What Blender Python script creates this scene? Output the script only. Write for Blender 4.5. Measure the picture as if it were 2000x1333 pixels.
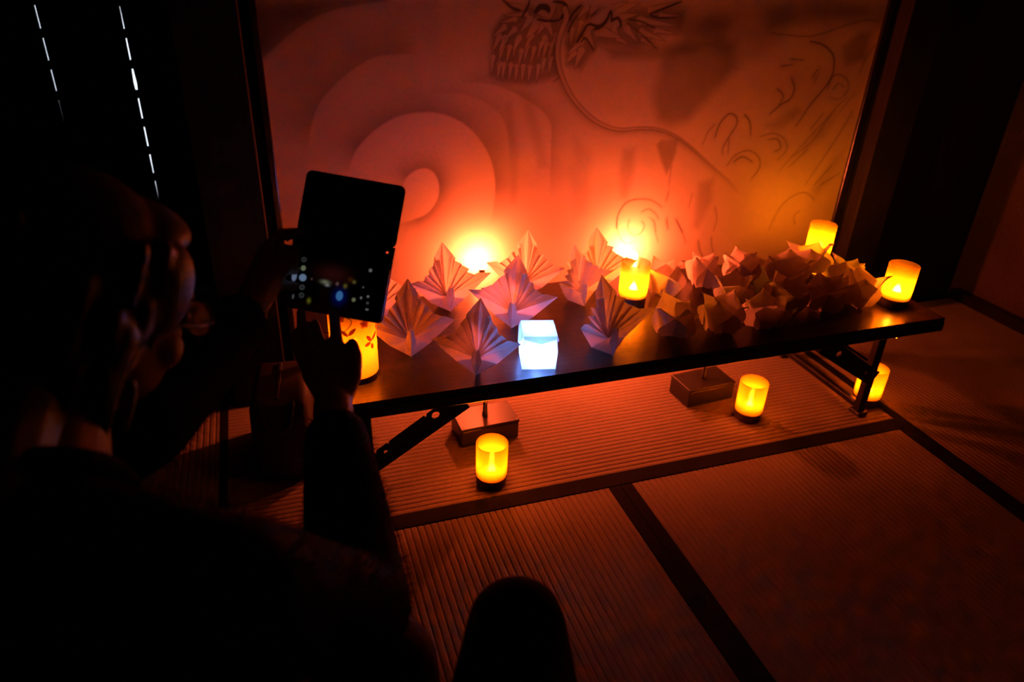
import bpy, bmesh, math, random
import numpy as np
from mathutils import Vector, Matrix, Euler

for _o in list(bpy.data.objects):
    bpy.data.objects.remove(_o)
scene = bpy.context.scene
COL = scene.collection
rnd = random.Random(7)

# ---------------------------------------------------------------- camera
cam_data = bpy.data.cameras.new('camera')
cam_data.sensor_width = 36.0
cam_data.lens = 25.52
cam_data.clip_start = 0.02
cam_data.dof.use_dof = True
cam_data.dof.focus_distance = 1.45
cam_data.dof.aperture_fstop = 3.2
cam = bpy.data.objects.new('camera', cam_data)
COL.objects.link(cam)
cam.location = (0.17352, -1.26234, 1.16757)
cam.rotation_euler = (1.07107, -0.03581, -0.32423)
scene.camera = cam

# ---------------------------------------------------------------- world: pale daylight outside the closed room
world = bpy.data.worlds.new('World')
scene.world = world
world.use_nodes = True
bg = world.node_tree.nodes['Background']
bg.inputs['Color'].default_value = (0.80, 0.90, 1.0, 1)
bg.inputs['Strength'].default_value = 2.2

# ---------------------------------------------------------------- exposure
vs = scene.view_settings
vs.view_transform = 'Standard'
vs.look = 'None'
vs.exposure = 0.0
vs.gamma = 1.0
vs.use_curve_mapping = False
scene.cycles.use_denoising = True
scene.cycles.max_bounces = 7
scene.cycles.diffuse_bounces = 3
scene.cycles.transparent_max_bounces = 8

LAMP_L = (1.0, 0.102, 0.028)      # warm bulbs behind the table
LAMP_P = 2500.0
CANDLE_L = (1.0, 0.17, 0.005)   # amber LED candles
CANDLE_P = 2500.0             # floor candles, milky cups
TABLE_CANDLE_P = 3600.0       # table candles, clearer cups
FLORAL_P = 620.0
ICE_L = (0.16, 0.30, 1.0)        # cold LED in the paper cube
ICE_P = 290.0

# ================================================================ materials
def nmat(name):
    m = bpy.data.materials.new(name)
    m.use_nodes = True
    nt = m.node_tree
    for n in list(nt.nodes):
        nt.nodes.remove(n)
    out = nt.nodes.new('ShaderNodeOutputMaterial')
    return m, nt, out


def principled(name, col, rough=0.6, metal=0.0, noise=0.0, nscale=40.0, bump=0.0, stretch=(1, 1, 1), spec=0.5, sheen=0.0):
    m, nt, out = nmat(name)
    b = nt.nodes.new('ShaderNodeBsdfPrincipled')
    b.inputs['Roughness'].default_value = rough
    b.inputs['Metallic'].default_value = metal
    b.inputs['Specular IOR Level'].default_value = spec
    if sheen:
        b.inputs['Sheen Weight'].default_value = sheen
    nt.links.new(b.outputs[0], out.inputs[0])
    b.inputs['Base Color'].default_value = (*col, 1)
    if noise or bump:
        tc = nt.nodes.new('ShaderNodeTexCoord')
        mp = nt.nodes.new('ShaderNodeMapping')
        mp.inputs['Scale'].default_value = stretch
        nz = nt.nodes.new('ShaderNodeTexNoise')
        nz.inputs['Scale'].default_value = nscale
        nz.inputs['Detail'].default_value = 6
        nt.links.new(tc.outputs['Object'], mp.inputs[0])
        nt.links.new(mp.outputs[0], nz.inputs['Vector'])
        if noise:
            r = nt.nodes.new('ShaderNodeValToRGB')
            lo = [c * (1 - noise) for c in col]
            hi = [min(1, c * (1 + noise)) for c in col]
            r.color_ramp.elements[0].position = 0.3
            r.color_ramp.elements[1].position = 0.7
            r.color_ramp.elements[0].color = (*lo, 1)
            r.color_ramp.elements[1].color = (*hi, 1)
            nt.links.new(nz.outputs[0], r.inputs[0])
            nt.links.new(r.outputs[0], b.inputs['Base Color'])
        if bump:
            bp = nt.nodes.new('ShaderNodeBump')
            bp.inputs['Strength'].default_value = bump
            bp.inputs['Distance'].default_value = 0.002
            nt.links.new(nz.outputs[0], bp.inputs['Height'])
            nt.links.new(bp.outputs[0], b.inputs['Normal'])
    return m


def translucent(name, dcol, tcol, trans=0.5, clear=0.0, gloss=0.0, nscale=300):
    m, nt, out = nmat(name)
    d = nt.nodes.new('ShaderNodeBsdfDiffuse'); d.inputs['Color'].default_value = (*dcol, 1)
    t = nt.nodes.new('ShaderNodeBsdfTranslucent'); t.inputs['Color'].default_value = (*tcol, 1)
    mx = nt.nodes.new('ShaderNodeMixShader'); mx.inputs[0].default_value = trans
    nt.links.new(d.outputs[0], mx.inputs[1]); nt.links.new(t.outputs[0], mx.inputs[2])
    tc = nt.nodes.new('ShaderNodeTexCoord')
    nz = nt.nodes.new('ShaderNodeTexNoise'); nz.inputs['Scale'].default_value = nscale
    bp = nt.nodes.new('ShaderNodeBump'); bp.inputs['Strength'].default_value = 0.12; bp.inputs['Distance'].default_value = 0.001
    nt.links.new(tc.outputs['Object'], nz.inputs['Vector']); nt.links.new(nz.outputs[0], bp.inputs['Height'])
    nt.links.new(bp.outputs[0], d.inputs['Normal'])
    last = mx
    if clear:
        tr = nt.nodes.new('ShaderNodeBsdfTransparent'); tr.inputs['Color'].default_value = (1, 1, 1, 1)
        m2 = nt.nodes.new('ShaderNodeMixShader'); m2.inputs[0].default_value = clear
        nt.links.new(last.outputs[0], m2.inputs[1]); nt.links.new(tr.outputs[0], m2.inputs[2])
        last = m2
    if gloss:
        g = nt.nodes.new('ShaderNodeBsdfGlossy'); g.inputs['Roughness'].default_value = 0.25
        m3 = nt.nodes.new('ShaderNodeMixShader'); m3.inputs[0].default_value = gloss
        nt.links.new(last.outputs[0], m3.inputs[1]); nt.links.new(g.outputs[0], m3.inputs[2])
        last = m3
    nt.links.new(last.outputs[0], out.inputs[0])
    return m


def emitter(name, col, strength):
    m, nt, out = nmat(name)
    e = nt.nodes.new('ShaderNodeEmission')
    e.inputs['Color'].default_value = (*col, 1)
    e.inputs['Strength'].default_value = strength
    nt.links.new(e.outputs[0], out.inputs[0])
    return m


def tatami_material():
    m, nt, out = nmat('tatami_rush')
    b = nt.nodes.new('ShaderNodeBsdfPrincipled')
    b.inputs['Roughness'].default_value = 0.75
    b.inputs['Specular IOR Level'].default_value = 0.25
    tc = nt.nodes.new('ShaderNodeTexCoord')
    mp = nt.nodes.new('ShaderNodeMapping'); mp.inputs['Scale'].default_value = (500, 40, 40)
    nz = nt.nodes.new('ShaderNodeTexNoise'); nz.inputs['Scale'].default_value = 1.0; nz.inputs['Detail'].default_value = 4
    n2 = nt.nodes.new('ShaderNodeTexNoise'); n2.inputs['Scale'].default_value = 5.0
    r = nt.nodes.new('ShaderNodeValToRGB')
    r.color_ramp.elements[0].position = 0.25; r.color_ramp.elements[0].color = (0.20, 0.16, 0.105, 1)
    r.color_ramp.elements[1].position = 0.75; r.color_ramp.elements[1].color = (0.325, 0.27, 0.18, 1)
    mxr = nt.nodes.new('ShaderNodeMath'); mxr.operation = 'MULTIPLY_ADD'; mxr.inputs[1].default_value = 0.35
    nt.links.new(tc.outputs['Object'], mp.inputs[0]); nt.links.new(mp.outputs[0], nz.inputs['Vector'])
    nt.links.new(tc.outputs['Object'], n2.inputs['Vector'])
    sub = nt.nodes.new('ShaderNodeMath'); sub.operation = 'MULTIPLY'; sub.inputs[1].default_value = 0.65
    nt.links.new(nz.outputs[0], sub.inputs[0])
    nt.links.new(n2.outputs[0], mxr.inputs[0]); nt.links.new(sub.outputs[0], mxr.inputs[2])
    nt.links.new(mxr.outputs[0], r.inputs[0]); nt.links.new(r.outputs[0], b.inputs['Base Color'])
    bp = nt.nodes.new('ShaderNodeBump'); bp.inputs['Strength'].default_value = 0.3; bp.inputs['Distance'].default_value = 0.0006
    nt.links.new(nz.outputs[0], bp.inputs['Height']); nt.links.new(bp.outputs[0], b.inputs['Normal'])
    nt.links.new(b.outputs[0], out.inputs[0])
    return m


def veneer_material():
    m, nt, out = nmat('table_veneer')
    b = nt.nodes.new('ShaderNodeBsdfPrincipled')
    b.inputs['Roughness'].default_value = 0.29
    tc = nt.nodes.new('ShaderNodeTexCoord')
    mp = nt.nodes.new('ShaderNodeMapping'); mp.inputs['Scale'].default_value = (2.2, 120, 20)
    nz = nt.nodes.new('ShaderNodeTexNoise'); nz.inputs['Scale'].default_value = 1.6; nz.inputs['Detail'].default_value = 8
    nz.inputs['Distortion'].default_value = 0.4
    r = nt.nodes.new('ShaderNodeValToRGB')
    r.color_ramp.elements[0].position = 0.3; r.color_ramp.elements[0].color = (0.016, 0.008, 0.005, 1)
    r.color_ramp.elements[1].position = 0.72; r.color_ramp.elements[1].color = (0.058, 0.032, 0.021, 1)
    nt.links.new(tc.outputs['Object'], mp.inputs[0]); nt.links.new(mp.outputs[0], nz.inputs['Vector'])
    nt.links.new(nz.outputs[0], r.inputs[0]); nt.links.new(r.outputs[0], b.inputs['Base Color'])
    bp = nt.nodes.new('ShaderNodeBump'); bp.inputs['Strength'].default_value = 0.25; bp.inputs['Distance'].default_value = 0.0008
    nt.links.new(nz.outputs[0], bp.inputs['Height']); nt.links.new(bp.outputs[0], b.inputs['Normal'])
    nt.links.new(b.outputs[0], out.inputs[0])
    return m


def painted_paper_material():
    m, nt, out = nmat('painted_paper')
    b = nt.nodes.new('ShaderNodeBsdfPrincipled')
    b.inputs['Roughness'].default_value = 0.85
    b.inputs['Specular IOR Level'].default_value = 0.15
    at = nt.nodes.new('ShaderNodeAttribute'); at.attribute_name = 'ink'
    tc = nt.nodes.new('ShaderNodeTexCoord')
    nz = nt.nodes.new('ShaderNodeTexNoise'); nz.inputs['Scale'].default_value = 3.0; nz.inputs['Detail'].default_value = 5
    r0 = nt.nodes.new('ShaderNodeValToRGB')
    r0.color_ramp.elements[0].position = 0.3; r0.color_ramp.elements[0].color = (0.38, 0.30, 0.25, 1)
    r0.color_ramp.elements[1].position = 0.7; r0.color_ramp.elements[1].color = (0.46, 0.36, 0.30, 1)
    nt.links.new(tc.outputs['Object'], nz.inputs['Vector']); nt.links.new(nz.outputs[0], r0.inputs[0])
    mx = nt.nodes.new('ShaderNodeMix'); mx.data_type = 'RGBA'
    nt.links.new(at.outputs['Fac'], mx.inputs['Factor'])
    nt.links.new(r0.outputs[0], mx.inputs[6])
    mx.inputs[7].default_value = (0.035, 0.026, 0.022, 1)
    nt.links.new(mx.outputs[2], b.inputs['Base Color'])
    n2 = nt.nodes.new('ShaderNodeTexNoise'); n2.inputs['Scale'].default_value = 500
    bp = nt.nodes.new('ShaderNodeBump'); bp.inputs['Strength'].default_value = 0.1; bp.inputs['Distance'].default_value = 0.0005
    nt.links.new(tc.outputs['Object'], n2.inputs['Vector'])
    nt.links.new(n2.outputs[0], bp.inputs['Height']); nt.links.new(bp.outputs[0], b.inputs['Normal'])
    nt.links.new(b.outputs[0], out.inputs[0])
    return m


def screen_material():
    m, nt, out = nmat('lit_screen')
    at = nt.nodes.new('ShaderNodeAttribute'); at.attribute_name = 'pix'
    e = nt.nodes.new('ShaderNodeEmission'); e.inputs['Strength'].default_value = 0.3
    g = nt.nodes.new('ShaderNodeBsdfPrincipled'); g.inputs['Base Color'].default_value = (0.004, 0.004, 0.005, 1); g.inputs['Roughness'].default_value = 0.12
    ad = nt.nodes.new('ShaderNodeAddShader')
    nt.links.new(at.outputs['Color'], e.inputs['Color'])
    nt.links.new(e.outputs[0], ad.inputs[0]); nt.links.new(g.outputs[0], ad.inputs[1])
    nt.links.new(ad.outputs[0], out.inputs[0])
    m.cycles.emission_sampling = 'NONE'
    return m


def frosted_cup(name, refr, clear):
    m, nt, out = nmat(name)
    t = nt.nodes.new('ShaderNodeBsdfTranslucent'); t.inputs['Color'].default_value = (0.95, 0.70, 0.10, 1)
    r = nt.nodes.new('ShaderNodeBsdfRefraction'); r.inputs['Color'].default_value = (1.0, 0.90, 0.55, 1)
    r.inputs['Roughness'].default_value = 0.42; r.inputs['IOR'].default_value = 1.30
    mx = nt.nodes.new('ShaderNodeMixShader'); mx.inputs[0].default_value = refr
    df = nt.nodes.new('ShaderNodeBsdfDiffuse'); df.inputs['Color'].default_value = (0.95, 0.70, 0.10, 1)
    m0 = nt.nodes.new('ShaderNodeMixShader'); m0.inputs[0].default_value = 0.32
    nt.links.new(t.outputs[0], m0.inputs[1]); nt.links.new(df.outputs[0], m0.inputs[2])
    nt.links.new(m0.outputs[0], mx.inputs[1]); nt.links.new(r.outputs[0], mx.inputs[2])
    tr = nt.nodes.new('ShaderNodeBsdfTransparent')
    m2 = nt.nodes.new('ShaderNodeMixShader'); m2.inputs[0].default_value = clear
    nt.links.new(mx.outputs[0], m2.inputs[1]); nt.links.new(tr.outputs[0], m2.inputs[2])
    tc = nt.nodes.new('ShaderNodeTexCoord')
    nz = nt.nodes.new('ShaderNodeTexNoise'); nz.inputs['Scale'].default_value = 900
    bp = nt.nodes.new('ShaderNodeBump'); bp.inputs['Strength'].default_value = 0.2; bp.inputs['Distance'].default_value = 0.0004
    nt.links.new(tc.outputs['Object'], nz.inputs['Vector']); nt.links.new(nz.outputs[0], bp.inputs['Height']); nt.links.new(bp.outputs[0], r.inputs['Normal'])
    nt.links.new(m2.outputs[0], out.inputs[0])
    return m


M = {}
M['tatami'] = tatami_material()
M['heri'] = principled('border_cloth', (0.008, 0.007, 0.008), 0.9, noise=0.4, nscale=300, bump=0.3, spec=0.1)
M['subfloor'] = principled('subfloor_boards', (0.05, 0.035, 0.025), 0.7, noise=0.3, nscale=6, stretch=(1, 12, 1))
M['veneer'] = veneer_material()
M['blackedge'] = principled('black_edge', (0.010, 0.008, 0.008), 0.35, noise=0.2, nscale=60)
M['metal'] = principled('black_steel', (0.028, 0.024, 0.024), 0.32, metal=0.6, noise=0.3, nscale=80, bump=0.05)
M['chrome'] = principled('chrome', (0.75, 0.72, 0.68), 0.15, metal=1.0, noise=0.1, nscale=60)
M['plastic'] = principled('black_plastic', (0.022, 0.018, 0.019), 0.38, noise=0.15, nscale=400, bump=0.15)
M['basewood'] = principled('dark_candle_base', (0.045, 0.026, 0.018), 0.6, noise=0.35, nscale=30, stretch=(1, 1, 8))
M['paint'] = painted_paper_material()
M['lacquer'] = principled('black_lacquer', (0.012, 0.008, 0.007), 0.22, noise=0.2, nscale=20)
M['darkwood'] = principled('old_dark_wood', (0.010, 0.007, 0.005), 0.75, noise=0.4, nscale=8, stretch=(10, 10, 1), bump=0.2, spec=0.2)
M['plaster'] = principled('dark_sand_plaster', (0.06, 0.035, 0.028), 0.9, noise=0.2, nscale=120, bump=0.3)
M['shutter'] = principled('shutter_board', (0.012, 0.009, 0.007), 0.8, noise=0.4, nscale=8, stretch=(10, 10, 1))
M['paper'] = translucent('folded_paper', (0.80, 0.74, 0.72), (0.80, 0.72, 0.68), 0.38)
M['flowerpaper'] = translucent('soft_paper', (0.74, 0.66, 0.60), (0.74, 0.64, 0.56), 0.34)
M['cup'] = frosted_cup('milky_amber_glass', 0.22, 0.09)
M['clearcup'] = frosted_cup('clearer_amber_glass', 0.35, 0.45)
M['floralpaper'] = translucent('printed_shade_paper', (0.7, 0.6, 0.4), (0.95, 0.72, 0.2), 0.72, clear=0.06)
M['print'] = translucent('brown_leaf_print', (0.10, 0.03, 0.01), (0.18, 0.05, 0.01), 0.6)
M['printpale'] = translucent('pale_blossom_print', (0.4, 0.16, 0.05), (0.6, 0.26, 0.06), 0.6)
M['icepaper'] = translucent('white_cube_paper', (0.8, 0.85, 0.88), (0.8, 0.92, 0.95), 0.7, clear=0.05)
M['bulb'] = emitter('warm_bulb_glow', LAMP_L, LAMP_P)
M['led'] = emitter('amber_led_glow', CANDLE_L, CANDLE_P)
M['cornerled'] = emitter('strong_amber_led_glow', (1.0, 0.22, 0.003), 6500.0)
M['tableled'] = emitter('bright_amber_led_glow', CANDLE_L, TABLE_CANDLE_P)
M['floralled'] = emitter('floral_lamp_led_glow', CANDLE_L, FLORAL_P)
M['iceled'] = emitter('cold_led_glow', ICE_L, ICE_P)
M['skin'] = principled('skin', (0.38, 0.25, 0.19), 0.55, noise=0.08, nscale=60, bump=0.05)
M['hair'] = principled('dark_hair', (0.010, 0.008, 0.007), 0.45, noise=0.4, nscale=50, stretch=(8, 8, 1), bump=0.4)
M['sweater'] = principled('black_fleece', (0.010, 0.009, 0.011), 0.95, noise=0.4, nscale=120, bump=0.8, spec=0.1)
M['fuzz'] = principled('fleece_fibre', (0.016, 0.013, 0.016), 0.9, noise=0.3, nscale=30, spec=0.1)
M['trousers'] = principled('black_trousers', (0.010, 0.010, 0.011), 0.9, noise=0.3, nscale=200, bump=0.3, spec=0.1)
M['browntrousers'] = principled('brown_trousers', (0.035, 0.026, 0.020), 0.9, noise=0.3, nscale=200, bump=0.3, spec=0.1)
M['sock'] = principled('dark_sock', (0.02, 0.02, 0.022), 0.9, noise=0.3, nscale=200)
M['case'] = principled('black_case_leather', (0.016, 0.013, 0.013), 0.6, noise=0.3, nscale=300, bump=0.3)
M['phonebody'] = principled('phone_body', (0.012, 0.012, 0.014), 0.25, noise=0.1, nscale=20)
M['screen'] = screen_material()
M['cord'] = principled('thin_black_cord', (0.01, 0.01, 0.01), 0.6, noise=0.1, nscale=20)
def lens_material():
    m, nt, out = nmat('spectacle_lens')
    t = nt.nodes.new('ShaderNodeBsdfTransparent'); t.inputs['Color'].default_value = (0.92, 0.92, 0.92, 1)
    g = nt.nodes.new('ShaderNodeBsdfGlossy'); g.inputs['Roughness'].default_value = 0.04
    fz = nt.nodes.new('ShaderNodeFresnel'); fz.inputs['IOR'].default_value = 1.5
    mx = nt.nodes.new('ShaderNodeMixShader')
    nt.links.new(fz.outputs[0], mx.inputs[0]); nt.links.new(t.outputs[0], mx.inputs[1]); nt.links.new(g.outputs[0], mx.inputs[2])
    nt.links.new(mx.outputs[0], out.inputs[0])
    return m


M['lens'] = lens_material()
M['eyewhite'] = principled('eye', (0.5, 0.48, 0.45), 0.2, noise=0.05, nscale=20)

# ================================================================ helpers
def link(o):
    COL.objects.link(o)
    return o


def obj(name, bm_or_mesh, mat, parent=None, smooth=False):
    if isinstance(bm_or_mesh, bmesh.types.BMesh):
        me = bpy.data.meshes.new(name)
        bm_or_mesh.normal_update()
        bm_or_mesh.to_mesh(me)
        bm_or_mesh.free()
    else:
        me = bm_or_mesh
    if mat is not None:
        me.materials.clear()
        me.materials.append(M[mat] if isinstance(mat, str) else mat)
    if smooth:
        me.polygons.foreach_set('use_smooth', [True] * len(me.polygons))
    o = bpy.data.objects.new(name, me)
    link(o)
    if parent is not None:
        o.parent = parent
    return o


def empty(name, loc=(0, 0, 0), rz=0.0):
    o = bpy.data.objects.new(name, None)
    o.empty_display_size = 0.03
    link(o)
    o.location = loc
    o.rotation_euler = (0, 0, rz)
    return o


def tag(o, label, cat, group=None):
    o['label'] = label
    o['category'] = cat
    if group:
        o['group'] = group
    return o


def struct(o):
    o['kind'] = 'structure'
    return o


def box(bm, x0, x1, y0, y1, z0, z1, mat=None):
    vs_ = [Vector((x, y, z)) for z in (z0, z1) for y in (y0, y1) for x in (x0, x1)]
    if mat is not None:
        vs_ = [mat @ v for v in vs_]
    v = [bm.verts.new(p) for p in vs_]
    for f in ((0, 2, 3, 1), (4, 5, 7, 6), (0, 1, 5, 4), (2, 6, 7, 3), (0, 4, 6, 2), (1, 3, 7, 5)):
        bm.faces.new([v[i] for i in f])
    return bm


def bbox_bm(x0, x1, y0, y1, z0, z1, bev=0.0, seg=2):
    bm = box(bmesh.new(), x0, x1, y0, y1, z0, z1)
    if bev:
        bmesh.ops.bevel(bm, geom=list(bm.edges), offset=bev, segments=seg, affect='EDGES', profile=0.5)
    return bm


def lathe(bm, prof, n=32, center=(0, 0), close_top=False, close_bot=False):
    rings = []
    for r, z in prof:
        rings.append([bm.verts.new((center[0] + r * math.cos(2 * math.pi * i / n), center[1] + r * math.sin(2 * math.pi * i / n), z)) for i in range(n)])
    for a, b in zip(rings[:-1], rings[1:]):
        for i in range(n):
            bm.faces.new((a[i], a[(i + 1) % n], b[(i + 1) % n], b[i]))
    if close_bot:
        bm.faces.new(list(reversed(rings[0])))
    if close_top:
        bm.faces.new(rings[-1])
    return bm


def tube(bm, pts, radii, n=10, cap=True):
    pts = [Vector(p) for p in pts]
    if not hasattr(radii, '__len__'):
        radii = [radii] * len(pts)
    t0 = (pts[1] - pts[0]).normalized()
    ref = Vector((0, 0, 1)) if abs(t0.z) < 0.9 else Vector((1, 0, 0))
    nrm = t0.cross(ref).normalized()
    rings = []
    for i, p in enumerate(pts):
        if i == 0: t = pts[1] - pts[0]
        elif i == len(pts) - 1: t = pts[-1] - pts[-2]
        else: t = (pts[i + 1] - pts[i]).normalized() + (pts[i] - pts[i - 1]).normalized()
        t.normalize()
        nrm = (nrm - t * nrm.dot(t)).normalized()
        bn = t.cross(nrm)
        rings.append([bm.verts.new(p + (nrm * math.cos(2 * math.pi * k / n) + bn * math.sin(2 * math.pi * k / n)) * radii[i]) for k in range(n)])
    for a, b in zip(rings[:-1], rings[1:]):
        for k in range(n):
            bm.faces.new((a[k], a[(k + 1) % n], b[(k + 1) % n], b[k]))
    if cap:
        bm.faces.new(list(reversed(rings[0])))
        bm.faces.new(rings[-1])
    return bm


def smooth_path(pts, sub=6):
    pts = [Vector(p) for p in pts]
    out = []
    for i in range(len(pts) - 1):
        p0 = pts[max(i - 1, 0)]; p1 = pts[i]; p2 = pts[i + 1]; p3 = pts[min(i + 2, len(pts) - 1)]
        for k in range(sub):
            t = k / sub
            out.append(0.5 * ((2 * p1) + (p2 - p0) * t + (2 * p0 - 5 * p1 + 4 * p2 - p3) * t * t + (-p0 + 3 * p1 - 3 * p2 + p3) * t ** 3))
    out.append(pts[-1])
    return out


def blob(bm, c, radii, frame=None, seg=20):
    """ellipsoid; frame = (ax, ay, az) unit vectors"""
    r = bmesh.ops.create_uvsphere(bm, u_segments=seg, v_segments=max(8, seg // 2 + 2), radius=1.0)
    ax, ay, az = frame or (Vector((1, 0, 0)), Vector((0, 1, 0)), Vector((0, 0, 1)))
    c = Vector(c)
    for v in r['verts']:
        q = v.co
        v.co = c + ax * (q.x * radii[0]) + ay * (q.y * radii[1]) + az * (q.z * radii[2])


def limb(bm, pts, radii, n=16):
    """round-ended tapering limb through joints"""
    for p, r in zip(pts, radii):
        blob(bm, p, (r, r, r), seg=n)
    for a, b, ra, rb in zip(pts[:-1], pts[1:], radii[:-1], radii[1:]):
        tube(bm, [a, b], [ra, rb], n)


def remeshed(bm, voxel, smooth_iter=4):
    me = bpy.data.meshes.new('tmp_shape')
    bm.to_mesh(me); bm.free()
    o = bpy.data.objects.new('tmp_shape', me); link(o)
    r = o.modifiers.new('r', 'REMESH'); r.mode = 'VOXEL'; r.voxel_size = voxel
    if smooth_iter:
        s = o.modifiers.new('s', 'SMOOTH'); s.factor = 0.5; s.iterations = smooth_iter
    dg = bpy.context.evaluated_depsgraph_get()
    res = bpy.data.meshes.new_from_object(o.evaluated_get(dg))
    bpy.data.objects.remove(o); bpy.data.meshes.remove(me)
    return res

# ================================================================ setting
floor = struct(obj('floor', bbox_bm(-2.75, 2.95, -3.15, 2.4, -0.12, -0.05), 'subfloor'))


def tatami_mat(x0, x1, y0, y1, along_x, heri):
    """one mat: ribbed rush top, straw body, cloth borders. along_x: direction of the ribs; heri: list of edges 'x0','x1','y0','y1' with widths"""
    bm = bmesh.new()
    pitch = 0.0155
    depth = 0.0016
    if along_x:
        a0, a1, b0, b1 = y0, y1, x0, x1
    else:
        a0, a1, b0, b1 = x0, x1, y0, y1
    n = int((a1 - a0) / pitch)
    prof = []
    for i in range(n):
        s = a0 + (a1 - a0) * i / n
        st = (a1 - a0) / n
        prof += [(s, -depth), (s + st * 0.12, -depth * 0.35), (s + st * 0.3, 0), (s + st * 0.7, 0), (s + st * 0.88, -depth * 0.35)]
    prof.append((a1, -depth))
    L = []
    R_ = []
    for a, z in prof:
        if along_x:
            L.append(bm.verts.new((b0, a, z))); R_.append(bm.verts.new((b1, a, z)))
        else:
            L.append(bm.verts.new((a, b0, z))); R_.append(bm.verts.new((a, b1, z)))
    for i in range(len(prof) - 1):
        f = (L[i], R_[i], R_[i + 1], L[i + 1])
        bm.faces.new(f if along_x else tuple(reversed(f)))
    box(bm, x0 + 0.001, x1 - 0.001, y0 + 0.001, y1 - 0.001, -0.05, -depth - 0.0004)
    mat = obj('tatami_mat', bm, 'tatami', floor)
    for e, wd in heri:
        q = [x0, x1, y0, y1]
        if e == 'x0': q[1] = x0 + wd
        if e == 'x1': q[0] = x1 - wd
        if e == 'y0': q[3] = y0 + wd
        if e == 'y1': q[2] = y1 - wd
        h = obj('border_strip', bbox_bm(q[0] + .0005, q[1] - .0005, q[2] + .0005, q[3] - .0005, -0.03, 0.0012, 0.001, 1), 'heri', mat)
    return mat


SC_Y = 0.659      # plane of the painted screen
tatami_mat(0.0, 1.82, -0.025, 0.645, True, [('y0', 0.048)])
tatami_mat(0.0, 0.917, -1.82, -0.026, False, [('x0', 0.020), ('x1', 0.032)])
tatami_mat(0.917, 1.82, -1.82, -0.026, False, [('x0', 0.032), ('x1', 0.028)])
tatami_mat(1.821, 2.70, -0.93, 0.645, False, [('x0', 0.030)])
tatami_mat(1.821, 2.70, -2.75, -0.931, False, [('x0', 0.030)])
tatami_mat(-0.91, -0.001, -0.90, 0.90, False, [('x1', 0.020), ('x0', 0.030)])
tatami_mat(-0.91, -0.001, -2.72, -0.901, False, [('x1', 0.020), ('x0', 0.030)])
tatami_mat(-1.82, -0.911, -0.90, 0.90, False, [('x1', 0.030), ('x0', 0.030)])
tatami_mat(-1.82, -0.911, -2.72, -0.901, False, [('x1', 0.030), ('x0', 0.030)])
tatami_mat(0.0, 1.82, -2.73, -1.821, True, [('y1', 0.032), ('y0', 0.032)])
tatami_mat(-1.82, -0.001, 0.901, 1.46, True, [('y0', 0.032)])

# shell of the room
struct(obj('ceiling', bbox_bm(-2.75, 2.95, -3.15, 2.4, 2.40, 2.46), 'darkwood'))
struct(obj('wall_rear', bbox_bm(-2.75, 2.95, -3.15, -3.05, -0.05, 2.40), 'plaster'))
struct(obj('wall_left', bbox_bm(-2.75, -2.65, -3.05, 2.4, -0.05, 2.40), 'darkwood'))
struct(obj('wall_right', bbox_bm(2.745, 2.95, -3.05, 2.4, -0.05, 2.40), 'plaster'))
struct(obj('baseboard_right', bbox_bm(2.70, 2.745, -3.05, 0.66, -0.05, 0.035, 0.003), 'lacquer'))
struct(obj('trim_1', bbox_bm(2.712, 2.745, -3.05, 0.66, 1.78, 1.84, 0.003), 'lacquer'))
struct(obj('trim_2', bbox_bm(2.69, 2.744, 0.22, 0.31, -0.05, 2.40, 0.003), 'darkwood'))
# back wall right of the screen, above it and behind it
struct(obj('wall_back', bbox_bm(0.02, 2.745, 0.70, 0.80, -0.05, 2.40), 'darkwood'))
struct(obj('trim_3', bbox_bm(2.062, 2.20, 0.60, 0.70, -0.05, 2.40, 0.004), 'darkwood'))
struct(obj('trim_4', bbox_bm(0.02, 0.165, 0.58, 0.70, -0.05, 2.40, 0.004), 'darkwood'))
struct(obj('trim_5', bbox_bm(0.165, 2.062, 0.64, 0.70, 1.83, 1.93, 0.003), 'darkwood'))
struct(obj('wall_side', bbox_bm(0.02, 0.10, 0.80, 1.50, -0.05, 2.40), 'darkwood'))
struct(obj('wall_back_left', bbox_bm(-2.65, -1.30, 1.50, 1.56, -0.05, 2.40), 'darkwood'))
struct(obj('wall_back_upper', bbox_bm(-1.30, 0.10, 1.50, 1.56, 1.78, 2.40), 'darkwood'))

# wooden shutter door with daylight showing through the joints between its boards
shutter = struct(obj('door_1', bbox_bm(-1.30, 0.02, 1.486, 1.50, 1.72, 1.80), 'darkwood'))
PITCH = 0.0928


def gap_at(z, line):
    if line == 0:
        k = max(0.0, 1 - abs(z - 0.66) / 0.42)
        g = 0.0040 * min(1, k * 1.7)
        if 0.675 < z < 0.765: g += 0.0055 * (1 - abs(z - 0.725) / 0.05) if abs(z - 0.725) < 0.05 else 0
    else:
        k = max(0.0, 1 - abs(z - 0.85) / 0.30)
        g = 0.0036 * min(1, k * 1.8)
    return g


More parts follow.
